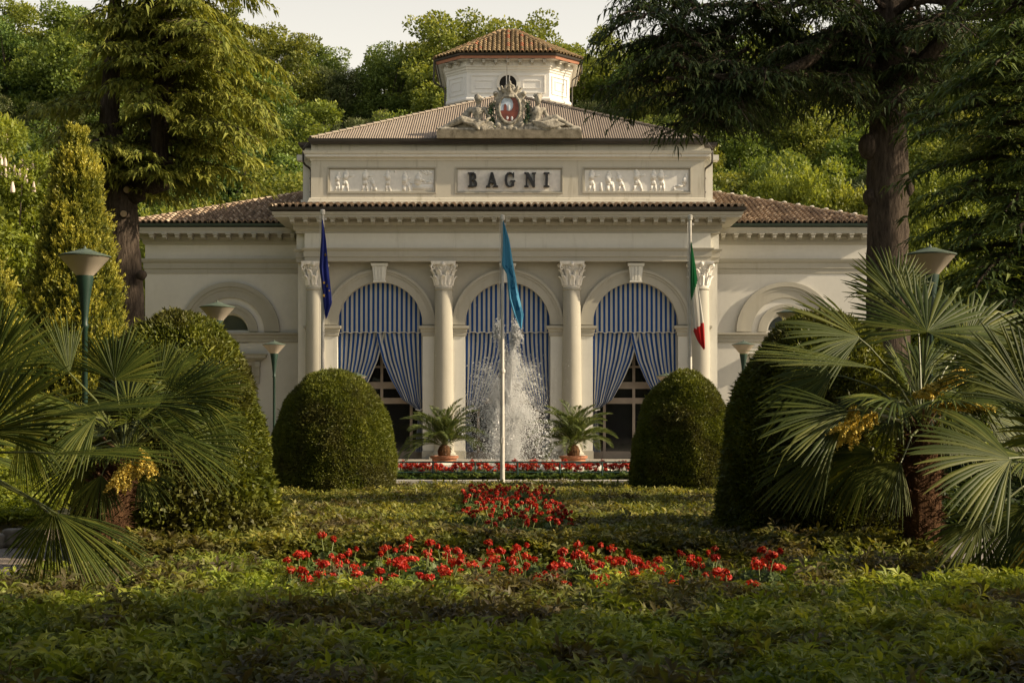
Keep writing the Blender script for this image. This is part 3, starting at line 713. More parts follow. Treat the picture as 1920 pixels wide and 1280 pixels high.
frame_rect(pn, TF, -1.9, -.05, 18.45, 19.38, .05, .05); frame_rect(pn, TF, .05, 1.9, 18.45, 19.38, .05, .05)
for s_ in (-1, 1):
    a, b = sorted((s_*.75, s_*1.66)); frame_rect(pn, TF, a, b, 18.68, 19.1, .03, .035)
    cx_, cy_ = lc.x+s_*(LH-LC/2), lc.y-(LH-LC/2)
    TS = lambda x, y, z, s_=s_, cx_=cx_, cy_=cy_: (cx_+x*.7071-s_*y*.7071, cy_+s_*x*.7071+y*.7071, z)
    frame_rect(pn, TS, -.58, .58, 18.42, 19.36, .04, .04); frame_rect(pn, TS, -.34, .34, 18.66, 19.12, .03, .03)
pn.build('lantern_panelling', M['lantern_white'], lan)
oc = MB(); oc.ring(lc.x, 18.93, .44, .60, lc.y-LH-.08, lc.y-LH+.02, 0, 2*PI, 32); ocw = oc.build('round_window', M['wall_white'], lan)
oc = MB(); oc.prism([(lc.x+.45*math.cos(2*PI*i/28), 18.93+.45*math.sin(2*PI*i/28)) for i in range(28)], lc.y-LH-.006, lc.y-LH+.05); oc.build('opening', M['dark'], ocw)  # solid disc; the darkness inside the window is put into its colour
p = MB(); x0, y0 = lc.x-LH-.62, lc.y-LH+.6
p.tube([(x0, y0, 20.25), (x0-.03, y0, 19.2), (x0+.05, y0, 19.1), (x0+.5, y0-.0, 18.85), (x0+.56, y0, 18.7), (x0+.56, y0, 16.0)], .05, 6); p.build('downpipe', M['gutter'], lan)
p = MB(); x0 = lc.x+LH+.62
p.tube([(x0, y0, 20.25), (x0, y0, 19.6), (x0-.45, y0, 19.3), (x0-.5, y0, 19.2), (x0-.5, y0, 16.0)], .035, 6); p.build('downpipe', M['gutter'], lan)
p = MB(); p.tube([(lc.x-.05, lc.y-LH-.65, 20.2), (lc.x-.05, lc.y-LH-.5, 17.4)], .012, 5); p.build('lightning_wire', M['gutter'], lan)

# glazed doors behind the arches
for cx in (-5.57, 0, 5.57):
    g = MB(); g.prism([(cx+1.9*math.cos(PI*i/28), 5.84+1.9*math.sin(PI*i/28)) for i in range(29)]+[(cx-1.9, .1), (cx+1.9, .1)], .95, 1.0)
    dr = g.build('door', M['glass'], house)
    f = MB()
    for x in (-1.86, -1.36, -.06, 1.24, 1.74): f.box(cx+x, cx+x+.12, .86, .945, 0, 5.8)
    for z, h in ((0, .32), (2.42, .26), (3.08, .30), (4.0, .09), (5.6, .2)):
        for a, b in ((-1.74, -1.36), (-1.24, -.06), (.06, 1.24), (1.36, 1.74)): f.box(cx+a+.002, cx+b-.002, .875, .94, z, z+h)
    f.build('frame', M['frame_brown'], dr)

# lettering on the name panel
sign = empty('sign_lettering', (BX, YF, 0), 'black serif capitals spelling BAGNI on the central attic panel', 'lettering')
LET = {
 'B': [[(0,0),(.42,0),(.56,.03),(.64,.12),(.65,.25),(.6,.38),(.5,.47),(.42,.5),(.52,.54),(.58,.62),(.59,.75),(.54,.9),(.44,.98),(.36,1),(0,1),(0,.93),(.1,.91),(.1,.09),(0,.07)],
       [(.28,.09),(.38,.09),(.45,.15),(.46,.3),(.42,.42),(.34,.46),(.28,.46)], [(.28,.55),(.34,.55),(.4,.62),(.41,.77),(.38,.88),(.33,.91),(.28,.91)]],
 'A': [[(0,0),(.3,0),(.3,.07),(.22,.09),(.26,.26),(.52,.26),(.57,.09),(.48,.07),(.48,0),(.84,0),(.84,.07),(.76,.09),(.5,1),(.34,1),(.11,.09),(0,.07)],
       [(.285,.35),(.495,.35),(.39,.76)]],
 'G': [[(.68,.30),(.68,.1),(.55,.03),(.38,-.02),(.2,.03),(.07,.2),(.02,.5),(.07,.8),(.2,.97),(.38,1.02),(.5,.98),(.58,.92),(.62,1),(.68,1),(.68,.66),(.61,.66),(.56,.82),(.46,.93),(.36,.93),(.27,.83),(.22,.65),(.21,.35),(.27,.14),(.37,.07),(.46,.1),(.5,.17),(.5,.36),(.42,.38),(.42,.45),(.77,.45),(.77,.38),(.68,.36)]],
 'N': [[(0,0),(.3,0),(.3,.07),(.2,.09),(.2,.72),(.58,0),(.74,0),(.74,.91),(.82,.93),(.82,1),(.54,1),(.54,.93),(.64,.91),(.64,.36),(.30,1),(0,1),(0,.93),(.1,.91),(.1,.09),(0,.07)]],
 'I': [[(0,0),(.4,0),(.4,.07),(.29,.1),(.29,.9),(.4,.93),(.4,1),(0,1),(0,.93),(.11,.9),(.11,.1),(0,.07)]]}
from mathutils.geometry import tessellate_polygon
def letter(ch, x, z, h, y0, y1):
    loops = LET[ch]; pts = [p for l in loops for p in l]
    tri = tessellate_polygon([[Vector((a, b, 0)) for a, b in l] for l in loops])
    n = len(pts); vs = [(x+a*h, y0, z+b*h) for a, b in pts]+[(x+a*h, y1, z+b*h) for a, b in pts]; fs = [tuple(t_) for t_ in tri]+[tuple(i+n for i in reversed(t_)) for t_ in tri]
    b = 0
    for l in loops:
        m = len(l); fs += [(b+i, b+(i+1) % m, b+(i+1) % m+n, b+i+n) for i in range(m)]; b += m
    return MB().add(vs, fs)
for ch, px in (('B', 877), ('A', 911), ('G', 945.5), ('N', 983), ('I', 1019.5)):
    letter(ch, lx(px)+.0, zf(350), .63, .04, .209).build('letter', M['black'], sign)

# ================================================================== curtains
def grid(mb, fn, nu, nv):
    """fn(i/nu, j/nv) -> (point, stripe coordinate)"""
    vs = []; us = []
    for j in range(nv+1):
        for i in range(nu+1):
            p, u_ = fn(i/nu, j/nv); vs.append(p); us.append(u_)
    n = nu+1
    mb.add(vs, [(j*n+i, j*n+i+1, (j+1)*n+i+1, (j+1)*n+i) for j in range(nv) for i in range(nu)], us=us)
def interp(pts, z):
    pts = sorted(pts)
    if z <= pts[0][0]: return pts[0][1]
    for (a, b), (c, d) in zip(pts, pts[1:]):
        if z <= c: return b+(d-b)*(z-a)/(c-a)
    return pts[-1][1]
for idx, (ax, where) in enumerate(((-5.57, 'left of the fountain, parted over a dark door'), (0, 'behind the fountain spray in the middle arch'), (5.57, 'right of the fountain, its left half swept aside'))):
    cur = empty('striped_curtain', (BX+ax, YF, 0), 'blue and white striped arch curtain '+where, 'curtain', 'striped curtains in the three arches')
    v = MB(); zs = 5.84
    def vf(u_, t_):
        x = -1.85+3.7*u_; top = zs+math.sqrt(max(0, 1.86**2-x*x)); bot = 5.50+.055*abs(math.sin(x/.42*PI/1.0+.3))
        z = top+(bot-top)*t_
        return (x, .26-.05*math.sin(min(1, (top-z)/2.2)*PI/2)+.006*math.sin(x*14)*t_, z), x+.05
    grid(v, vf, 120, 14); v.build('valance', M['stripes'], cur, smooth=True)
    v = MB(); v.tube([(-1.85+3.7*i/90, .205, 5.492+.055*abs(math.sin((-1.85+3.7*i/90)/.42*PI+.3))) for i in range(91)], .014, 4); v.build('scalloped_trim', M['trim_white'], cur)
    if idx == 1: edge = [(2.0, 1.55), (2.15, 1.30), (2.5, .95), (3.1, .62), (3.9, .25), (4.6, .02), (5.1, -.06), (5.6, -.08)]
    else: edge = [(2.15, 1.60), (2.28, 1.40), (2.6, .95), (3.45, .47), (4.3, .10), (5.1, -.12), (5.6, -.22)]
    for s_ in (-1, 1):
        d = MB(); yo = .36 if s_ < 0 else .31
        def dfn(u_, t_, s_=s_, yo=yo):
            z = 5.6-5.3*t_
            if z > 2.15: xi = interp([(a, b) for a, b in edge], z) if s_ > 0 else interp([(a, b+.03) for a, b in edge], z)
            else: xi = 1.60+(.1-.28*((2.15-z)/1.9))*.6
            xo = 1.84 if z > 2.6 or z < 1.9 else 1.84-.03
            zz = z
            if z > 2.0: zz = z-0.0*u_; 
            gather = min(1, max(0, (z-2.0)/3.2))
            x = xo+(xi-xo)*u_
            fold = .05*(1-.4*gather)*math.sin(2*PI*u_*(7)+1.3*math.sin(z*1.1+s_))+.035*math.sin(2*PI*u_*3.2+z*.7)
            sag = -.28*u_*(1-u_)*4*max(0, 1-abs(z-2.6)/1.2) if z > 1.6 else 0
            return (s_*x, yo+fold, zz+sag*.4), u_*2.05+(.04 if s_ > 0 else .1)
        grid(d, dfn, 84, 60); d.build('drape', M['stripes'], cur, smooth=True)
    d = MB()
    for s_ in (-1, 1): d.tube([(s_*1.85, .3, 2.2), (s_*1.72, .2, 2.12), (s_*1.55, .24, 2.16), (s_*1.56, .4, 2.24), (s_*1.8, .44, 2.3)], .028, 6)
    d.build('tie_cord', M['trim_white'], cur)

# ================================================================== roof sculpture
pl = MB(); pl.box(-3.07, 3.21, -.42, .42, 13.90, 14.22); pl.box(-3.0, 3.14, -.38, .38, 14.223, 14.27)
plo = pl.build('statue_plinth', M['plinth'], None); plo.location = (BX, YF, 0)
props(plo, 'long weathered stone plinth on the roof edge carrying the statues and crest', 'plinth')
def sculpt(name, mb, mat, parent=None, vox=.03, disp=.03, dscale=.25):
    o = mb.build(name, mat, parent)
    m = o.modifiers.new('fuse', 'REMESH'); m.mode = 'VOXEL'; m.voxel_size = vox; m.use_smooth_shade = True
    if disp:
        tx = bpy.data.textures.new('cut', 'CLOUDS'); tx.noise_scale = dscale; tx.noise_depth = 3
        d = o.modifiers.new('carve', 'DISPLACE'); d.texture = tx; d.strength = disp; d.texture_coords = 'LOCAL'; d.mid_level = .5
    s = o.modifiers.new('soft', 'SMOOTH'); s.factor = .5; s.iterations = 1
    return o
def limb(mb, pts, rad):
    mb.tube(pts, rad, 10)
    for p, q in zip(pts, rad): mb.ell(p, (q, q, q), 10, 6)
def sx(px): return lx(px)
def sz(py): return zf(py)
def statue(side):
    mb = MB()
    if side < 0:       # left: turned to the crest, legs stretched to the left
        hip = (sx(896), -.02, sz(233)); ch = (sx(896), -.08, sz(211)); nk = (sx(896.5), -.05, sz(200)); hd = (sx(897), -.07, sz(188))
        mb.ell(hd, (.16, .18, .21), 12, 8); mb.ell((hd[0]+.07, -.2, hd[2]-.04), (.05, .06, .08)); 
        for q in range(9): mb.ell((hd[0]+.14*math.cos(q*.7+.4), -.02+.1*math.sin(q*2), hd[2]+.10+.09*math.sin(q*.7)), (.07, .08, .06), 7, 5)
        limb(mb, [hip, ((hip[0]+ch[0])/2+.03, -.06, (hip[2]+ch[2])/2), ch], [.24, .20, .26]); limb(mb, [ch, nk, hd], [.16, .09, .10])
        shl = (ch[0]-.30, .02, ch[2]+.14); shr = (ch[0]+.30, -.10, ch[2]+.12)
        limb(mb, [shl, ch, shr], [.11, .17, .11])
        limb(mb, [shr, (ch[0]+.52, -.2, ch[2]-.28), (ch[0]+.36, -.36, ch[2]-.42)], [.10, .085, .06])
        limb(mb, [shl, (shl[0]-.2, .1, shl[2]-.45), (shl[0]-.12, .05, shl[2]-.85)], [.10, .085, .06])
        k1 = (sx(866), -.22, sz(226)); f1 = (sx(828), -.2, sz(243)); limb(mb, [hip, k1, f1], [.22, .17, .08]); 
        k2 = (sx(862), .08, sz(236)); f2 = (sx(836), .0, sz(245)); limb(mb, [hip, k2, f2], [.22, .15, .09]); limb(mb, [f1, (f1[0]-.16, -.26, f1[2]-.02)], [.08, .05])
        for j in range(9):                       # cloth folds over the legs and at the seat
            t = j/8; a = (hip[0]+.35-t*.25, -.34+.05*math.sin(j), hip[2]+.05-.15*t); b = (k1[0]+.1+t*.55, -.36, k1[2]-.15-t*.22)
            limb(mb, [a, ((a[0]+b[0])/2, -.42, min(a[2], b[2])-.10), b], [.05, .06, .04])
        for j in range(7): limb(mb, [(hip[0]+.1+j*.08, -.25, hip[2]), (hip[0]+.2+j*.1, -.35+.03*j, 14.3)], [.08, .10])
        for j in range(6): limb(mb, [(shl[0]-.05-j*.05, .15, shl[2]+.05-.05*j), (shl[0]-.34+j*.03, .12, shl[2]-.5), (shl[0]-.3+.07*j, .08, 14.55)], [.09, .14, .12])
        mb.box(sx(826), sx(916), -.36, .3, 14.22, 14.36)
    else:
        hip = (sx(1003), .0, sz(235)); ch = (sx(1006), -.07, sz(212)); nk = (sx(1008), -.05, sz(198)); hd = (sx(1008.5), -.08, sz(186))
        mb.ell(hd, (.16, .17, .22), 12, 8); mb.ell((hd[0]+.03, -.2, hd[2]-.14), (.10, .09, .15)); mb.ell((hd[0]+.02, -.25, hd[2]-.01), (.035, .05, .07))
        for q in range(9): mb.ell((hd[0]+.14*math.cos(q*.8), -.03, hd[2]+.10+.1*abs(math.sin(q*.7))), (.08, .1, .07), 7, 5)
        limb(mb, [hip, ((hip[0]+ch[0])/2-.02, -.05, (hip[2]+ch[2])/2), ch], [.26, .22, .27]); limb(mb, [ch, nk, hd], [.16, .09, .10])
        shl = (ch[0]-.32, -.05, ch[2]+.12); shr = (ch[0]+.30, -.05, ch[2]+.12); limb(mb, [shl, ch, shr], [.12, .18, .12])
        limb(mb, [shr, (shr[0]+.22, -.1, shr[2]-.42), (shr[0]+.55, -.25, shr[2]-.5)], [.10, .085, .06])
        limb(mb, [shl, (shl[0]-.10, -.1, shl[2]-.45), (shl[0]+.05, -.25, shl[2]-.8)], [.10, .085, .06])
        k1 = (sx(1042), -.1, sz(222)); f1 = (sx(1078), -.15, sz(242)); limb(mb, [hip, k1, f1], [.24, .16, .08]); limb(mb, [f1, (f1[0]+.2, -.2, f1[2]+.0)], [.08, .05])
        k2 = (sx(1036), .1, sz(234)); f2 = (sx(1084), .05, sz(240)); limb(mb, [hip, k2, f2], [.24, .16, .09])
        for j in range(9):
            t = j/8; a = (hip[0]-.1+t*.2, -.34, hip[2]+.1-.2*t); b = (k1[0]-.15+t*.5, -.32, k1[2]-.12-t*.22)
            limb(mb, [a, ((a[0]+b[0])/2, -.40, min(a[2], b[2])-.08), b], [.05, .06, .04])
        for j in range(7): limb(mb, [(shl[0]-.02+j*.03, .0, shl[2]-.1), (hip[0]-.35+j*.06, -.1, hip[2]+.1), (hip[0]-.42+j*.1, -.25, 14.3)], [.07, .11, .11])
        mb.box(sx(990), sx(1088), -.36, .3, 14.22, 14.36); mb.ell((sx(1076), 0, 14.4), (.3, .25, .12))
    o = sculpt('reclining_statue', mb, M['statue'], None, .026, .03, .14); o.location = (BX, YF, 0)
    return o
props(statue(-1), 'weathered stone figure reclining left of the crest, legs stretched to the left', 'statue', 'reclining stone figures beside the crest')
props(statue(1), 'bearded weathered stone figure reclining right of the crest, legs stretched right', 'statue', 'reclining stone figures beside the crest')
crest = empty('crest', (BX, YF, 0), 'stone coat of arms with painted oval under a crown on the roof edge', 'coat of arms')
ccx = sx(955.5); ccz = sz(206)
c = MB(); out_ = []
prof_ = [(0, .80), (.22, .80), (.36, .70), (.62, .74), (.72, .66), (.60, .48), (.72, .30), (.66, .10), (.58, -.15), (.56, -.4), (.62, -.62), (.5, -.86), (.25, -.98), (0, -1.0)]
poly = [(ccx+x, ccz+z) for x, z in prof_]+[(ccx-x, ccz+z) for x, z in prof_[-2:0:-1]]
c.prism(poly[::-1], -.22, .16)
b0 = len(c.v); c.ring(ccx, ccz, .42, .51, -.32, -.18, 0, 2*PI, 32); c.v[b0:] = [(x, y, ccz+(z-ccz)*1.36) for x, y, z in c.v[b0:]]
for x, z, q in ((-.62, .66, .12), (.62, .66, .12), (-.5, -.72, .16), (.5, -.72, .16), (0, -.86, .2), (-.25, -.88, .14), (.25, -.88, .14), (0, .76, .14), (-.66, .3, .08), (.66, .3, .08)):
    c.ell((ccx+x, -.2, ccz+z), (q, .14, q*.9), 9, 6)
c.box(ccx-.66, ccx+.66, -.3, .25, 14.22, 14.40)
sculpt('cartouche', c, M['statue'], crest, .028, .03, .2)
def oval(y0, f=None, n=40, rx=.405, rz=.56): return [(ccx+rx*math.cos(2*PI*i/n), ccz+rz*math.sin(2*PI*i/n)) for i in range(n)]
o1 = MB(); o1.prism(oval(0), -.27, -.2); o1.build('painted_oval', plain('crest_sky', (.50, .58, .66), .45, var=.3, scale=4), crest)
o2 = MB(); n = 40
def clipo(pts): return [(ccx+min(1, 1/max(1e-6, math.hypot(x/.40, z/.555)))*x, ccz+min(1, 1/max(1e-6, math.hypot(x/.40, z/.555)))*z) for x, z in pts]
gr = [(-.6, -.10), (-.3, -.12), (0, -.08), (.3, -.12), (.6, -.10)]
low = [(-.40, -.10)]+[(.40*math.cos(a), .555*math.sin(a)) for a in [PI+.18+(PI-.36)*i/24 for i in range(25)]]+[(.40, -.10)]
o2.prism(clipo(low), -.285, -.26)
tow = [(.06, -.10), (.14, .02), (.16, .18), (.12, .34), (.02, .46), (.04, .545)]+[(.40*math.cos(a), .555*math.sin(a)) for a in [1.4-(1.4+.16)*i/14 for i in range(15)]]
o2.prism(clipo(tow)[::-1], -.287, -.262)
o2.prism([(ccx-.26, ccz-.12), (ccx-.12, ccz-.12), (ccx-.13, ccz+.12), (ccx-.19, ccz+.20), (ccx-.25, ccz+.12)], -.289, -.262)
for q in range(4): o2.box(ccx+.16, ccx+.36, -.293, -.28, ccz+.02+q*.1, ccz+.035+q*.1)
o2.build('painted_tower', plain('crest_red', (.19, .045, .025), .45, var=.35, scale=6), crest)
o3 = MB(); o3.ell((ccx-.1, -.29, ccz-.42), (.05, .015, .08)); o3.ell((ccx+.1, -.29, ccz-.44), (.05, .015, .09)); o3.ell((ccx-.03, -.288, ccz+.02), (.05, .012, .14)); o3.build('painted_figures', plain('crest_white', (.6, .6, .6), .5), crest)
cr = MB(); z0 = sz(177)
cr.lathe([(.42, -.10), (.47, -.06), (.44, .0), (.46, .05), (.43, .12), (.36, .12), (.36, -.10)], 24, (ccx, 0, z0))
for a in range(8):
    an = a*PI/4+PI/8*0; ca, sa = math.cos(an), math.sin(an)
    limb(cr, [(ccx+ca*.42, sa*.42, z0+.1), (ccx+ca*.52, sa*.5, z0+.17), (ccx+ca*.58, sa*.55, z0+.26)], [.12, .09, .07]); cr.ell((ccx+ca*.60, sa*.56, z0+.30), (.085, .085, .08))
    an += PI/8; cr.ell((ccx+math.cos(an)*.47, math.sin(an)*.47, z0+.2), (.07, .07, .08))
limb(cr, [(ccx-.3, 0, z0+.1), (ccx-.2, 0, z0+.42), (ccx, 0, z0+.54), (ccx+.2, 0, z0+.42), (ccx+.3, 0, z0+.1)], [.08, .09, .10, .09, .08])
cr.ell((ccx, 0, z0+.64), (.1, .1, .10)); cr.tube([(ccx, 0, z0-.28), (ccx, 0, z0)], [.5, .42], 16)
cr.v = [(ccx+(x-ccx)*.82, y*.82, z0+(z-z0)*.80) for x, y, z in cr.v]
sculpt('crown', cr, M['statue'], crest, .03, .03, .15)
for s_ in (-1, 1):
    n = 420; t = rng.random(n); pc = np.stack([ccx+s_*(.74+.06*np.sin(t*5)), np.full(n, -.12), ccz+.25-t*1.2], 1)+rng.normal(size=(n, 3))*[.07, .07, .05]
    d = unit(rng.normal(size=(n, 3))+[s_*.5, -.8, -.3])
    leaf_obj('laurel_garland', leaves(pc, d, .13, .07, rng.random(n), rich=True), leaf_mat('laurel_paint%d' % (s_+1), (.02, .06, .03), (.06, .13, .06), (.40, .38, .26), 4, .05), crest)

# ================================================================== lamps, flagpoles, railing
lampm = {}
def lamp(px, s, label, hgt=4.40, group='green garden lamps'):
    Y = F/s; x = (px-960)/s
    root = empty('garden_lamp', (x, Y, 0), label, 'street lamp', group)
    k = hgt-4.40
    if hgt not in lampm:
        pm = MB(); pm.lathe([(.09, 0), (.09, .25), (.055, .3), (.046, .35), (.046, 3.22+k), (.06, 3.24+k), (.06, 3.28+k), (.05, 3.30+k), (.055, 3.42+k), (.075, 3.62+k), (.105, 3.84+k), (.137, 4.03+k), (.14, 4.08+k)], 20)
        hm = MB(); hm.lathe([(.135, 4.07+k), (.14, 4.085+k), (.30, 4.27+k), (.402, 4.385+k)], 28)
        tm = MB(); tm.lathe([(.395, 4.38+k), (.415, 4.385+k), (.418, 4.405+k), (.25, 4.455+k), (.12, 4.495+k), (.11, 4.505+k), (.03, 4.52+k), (.012, 4.56+k), (.001, 4.57+k)], 28)
        a = pm.build('post', M['lamp_green'], root, angle=40); b = hm.build('glass_bowl', M['lamp_glass'], root, angle=40); c_ = tm.build('lamp_cap', M['lamp_top'], root, angle=30)
        lampm[hgt] = (a, b, c_)
    else:
        for q in lampm[hgt]:
            c_ = q.copy(); C.objects.link(c_); c_.parent = root
    return root
lamp(159, 115, 'nearest lamp on the left, large cream bowl against the golden conifer')
lamp(407.5, 79, 'lamp rising behind the tall clipped hedge dome on the left')
lamp(514, 52.5, 'slim lamp with full post standing left of the smaller clipped dome')
lamp(1744, 116, 'lamp head above the fan palm on the right, in front of the dark trunk')
lamp(1487, 75, 'lamp half hidden behind the big dark clipped dome on the right')
lamp(1394, 52.5, 'lamp behind the palm leaf tips between the two clipped domes on the right')
lamp(669, 45.0, 'low lamp by the left arch, peeping over the clipped dome', 3.53)
lamp(1249, 45.0, 'low lamp by the right arch, peeping over the clipped dome', 3.53)

def pole(px, top, name_label):
    Y = 38.1; s = F/Y; x = (px-960)/s; ht = EYE+(HOR-top)/s
    root = empty('flagpole', (x, Y, 0), name_label, 'flagpole', 'white flagpoles')
    m = MB(); m.lathe([(.065, 0), (.06, .6), (.05, 3.6), (.04, ht-.12)], 14); m.build('pole', M['pole_white'], root, smooth=True)
    m = MB(); m.lathe([(.04, ht-.14), (.065, ht-.13), (.065, ht-.02), (.05, ht), (0.001, ht+.01)], 14); m.box(.05, .10, -.02, .02, ht-.28, ht-.22); m.build('pole_cap', M['pole_white'], root)
    m = MB(); m.tube([(-.07, -.03, 1.1), (-.068, -.03, ht-.15)], .007, 4); m.build('halyard', M['trim_white'], root)
    m = MB(); m.box(-.03, .03, -.11, -.055, 1.1, 1.25); m.lathe([(.066, 2.98), (.075, 3.0), (.075, 3.06), (.066, 3.08)], 12); m.build('cleat', M['pole_white'], root)
    return x, Y, s
def flag(px, Y, s, ys, left, right, mats, label, colour, name='flag', nf=3, seed=0):
    """limp flag: left / right outlines in photo columns at rows ys; colour(u,v) -> material slot"""
    x0 = (px-960)/s
    root = empty(name, (x0, Y, 0), label, 'flag', 'limp flags on the poles')
    m = MB(); nu, nv = 26, 46; vs = []; fs = []; mi = []
    for j in range(nv+1):
        t = j/nv; row = ys[0]+(ys[-1]-ys[0])*t
        a = interp(list(zip(ys, left)), row); b = interp(list(zip(ys, right)), row)
        for i in range(nu+1):
            u_ = i/nu; xp = a+(b-a)*u_; wd = (b-a)/s
            y = -.09+(.03+.22*min(wd, .6))*math.sin(2*PI*u_*nf*.5+2.2*t+seed)*(.25+.75*t)+.03*math.sin(7*u_+5*t+seed*2)
            z = EYE+(HOR-row)/s+.02*math.sin(u_*6+t*3)
            vs.append(((xp-px)/s, y, z))
    for j in range(nv):
        for i in range(nu): fs.append((j*(nu+1)+i, (j+1)*(nu+1)+i, (j+1)*(nu+1)+i+1, j*(nu+1)+i+1)); mi.append(colour((i+.5)/nu, (j+.5)/nv))
    b0 = len(m.v); m.v += vs; m.r += [.5]*len(vs); m.u += [0.]*len(vs); m.f += fs; m.m += mi
    o = m.build('flag_cloth', mats, root, smooth=True)
    return root, vs, nu
x, Y, s = pole(605, 393, 'white flagpole on the left carrying the dark blue starred flag')
fl, vs, nu = flag(605, Y, s, [412, 450, 500, 545, 570, 597], [604, 602.5, 599, 605, 607, 611], [606, 612, 617, 622, 624, 614], [cloth('flag_deep_blue', (.035, .05, .26))], 'limp dark blue flag with a few gold stars, on the left pole', lambda u, v: 0, seed=.4)
st = MB()
for px_, py_, sc_ in ((611, 478, .055), (614, 536, .06), (609, 555, .055), (619, 546, .035), (609, 531, .045)):
    cx_, cz_ = (px_-605)/s, EYE+(HOR-py_)/s; near = min(vs, key=lambda p: (p[0]-cx_)**2+(p[2]-cz_)**2)
    pts = [(cx_+sc_*(1 if i % 2 == 0 else .42)*math.sin(i*PI/5)*.8, cz_+sc_*(1 if i % 2 == 0 else .42)*math.cos(i*PI/5)) for i in range(10)]
    st.prism(pts[::-1], near[1]-.035, near[1]-.028)
st.build('gold_star', cloth('flag_gold', (.75, .5, .08)), fl)['kind'] = 'stuff'
x, Y, s = pole(942, 403, 'central white flagpole in front of the fountain, foot among red flowers')
fl, vs, nu = flag(942, Y, s, [414, 450, 500, 516, 560, 590, 617], [943, 943.5, 941, 950, 954, 963, 976], [944, 955, 963, 966, 974, 982, 978], [cloth('flag_light_blue', (.09, .33, .52)), cloth('flag_mid_blue', (.03, .17, .33))], 'limp light blue flag with a faint dark emblem, on the central pole',
     lambda u, v: 1 if (.42 < v < .82 and abs(u-.55) < .28 and (mnoise.noise(Vector((u*9, v*26, .5))) > .08)) else 0, seed=2.2)
x, Y, s = pole(1294, 403, 'white flagpole on the right carrying the green white and red flag')
def ita(u, v):
    if v > .82-.07*u: return 2
    return 1 if v > .36+.19*(1-u) else 0
flag(1294, Y, s, [455, 500, 545, 600, 618, 640, 655], [1294.5, 1294, 1294, 1297, 1298, 1307, 1318], [1296, 1303, 1309, 1318, 1320, 1321, 1321.5], [cloth('flag_green', (.02, .16, .055)), cloth('flag_white', (.66, .64, .58)), cloth('flag_red', (.48, .03, .03))], 'limp green, white and red flag on the right pole', ita, seed=1.1)

# ------------------------------------------------------------------ pool edge, railing, basin
YK = 38.4
k = MB()
for i in range(10): k.box(-6+i*1.2+.004, -6+(i+1)*1.2-.004, YK, YK+.5, -.05, .085+.003*(i % 3))
k = k.build('pool_kerb', M['kerb'], None); props(k, 'pale stone kerb running along the front of the fountain flower bed', 'kerb')
rail = empty('bed_railing', (0, YK+.75, 0), 'low dark green metal railing along the red flower row before the fountain', 'railing')
sr = F/(YK+.75); pst = None
for z, rad in ((EYE-(866-HOR)/sr, .022), (EYE-(885-HOR)/sr, .016)):
    MB().tube([(-5.8, 0, z), (5.8, 0, z)], rad, 8).build('rail', M['rail_green'], rail)
for i in range(11):
    if pst is None: pst = MB().tube([(0, 0, 0), (0, 0, .56)], .024, 8).build('post', M['rail_green'], rail); o = pst
    else: o = pst.copy(); C.objects.link(o); o.parent = rail
    o.location = (-5.92+i*1.165+.25, 0, 0)
for i in range(9):
    pass
bas = MB(); bas.lathe([(3.3, .0), (3.35, .30), (3.25, .36), (3.0, .36), (3.0, .12)], 64); bas = bas.build('fountain_basin', M['kerb'], None, angle=30)
bas.location = (-.13, 44.0, 0); props(bas, 'round pale stone fountain basin behind the railing and flowers', 'fountain')
wm, t_, b_, o_ = nmat('pool_water'); b_.inputs['Base Color'].default_value = (.03, .05, .045, 1); b_.inputs['Roughness'].default_value = .08; bump(t_, b_, noi(t_, 9, 3), .5, .05)
wt = MB(); wt.lathe([(0.001, .27), (3.02, .27)], 48); wt = wt.build('water', wm, bas)
nz = MB(); nz.lathe([(.09, .25), (.09, .34), (.05, .40)], 12); nz.build('nozzle', M['lamp_top'], bas)

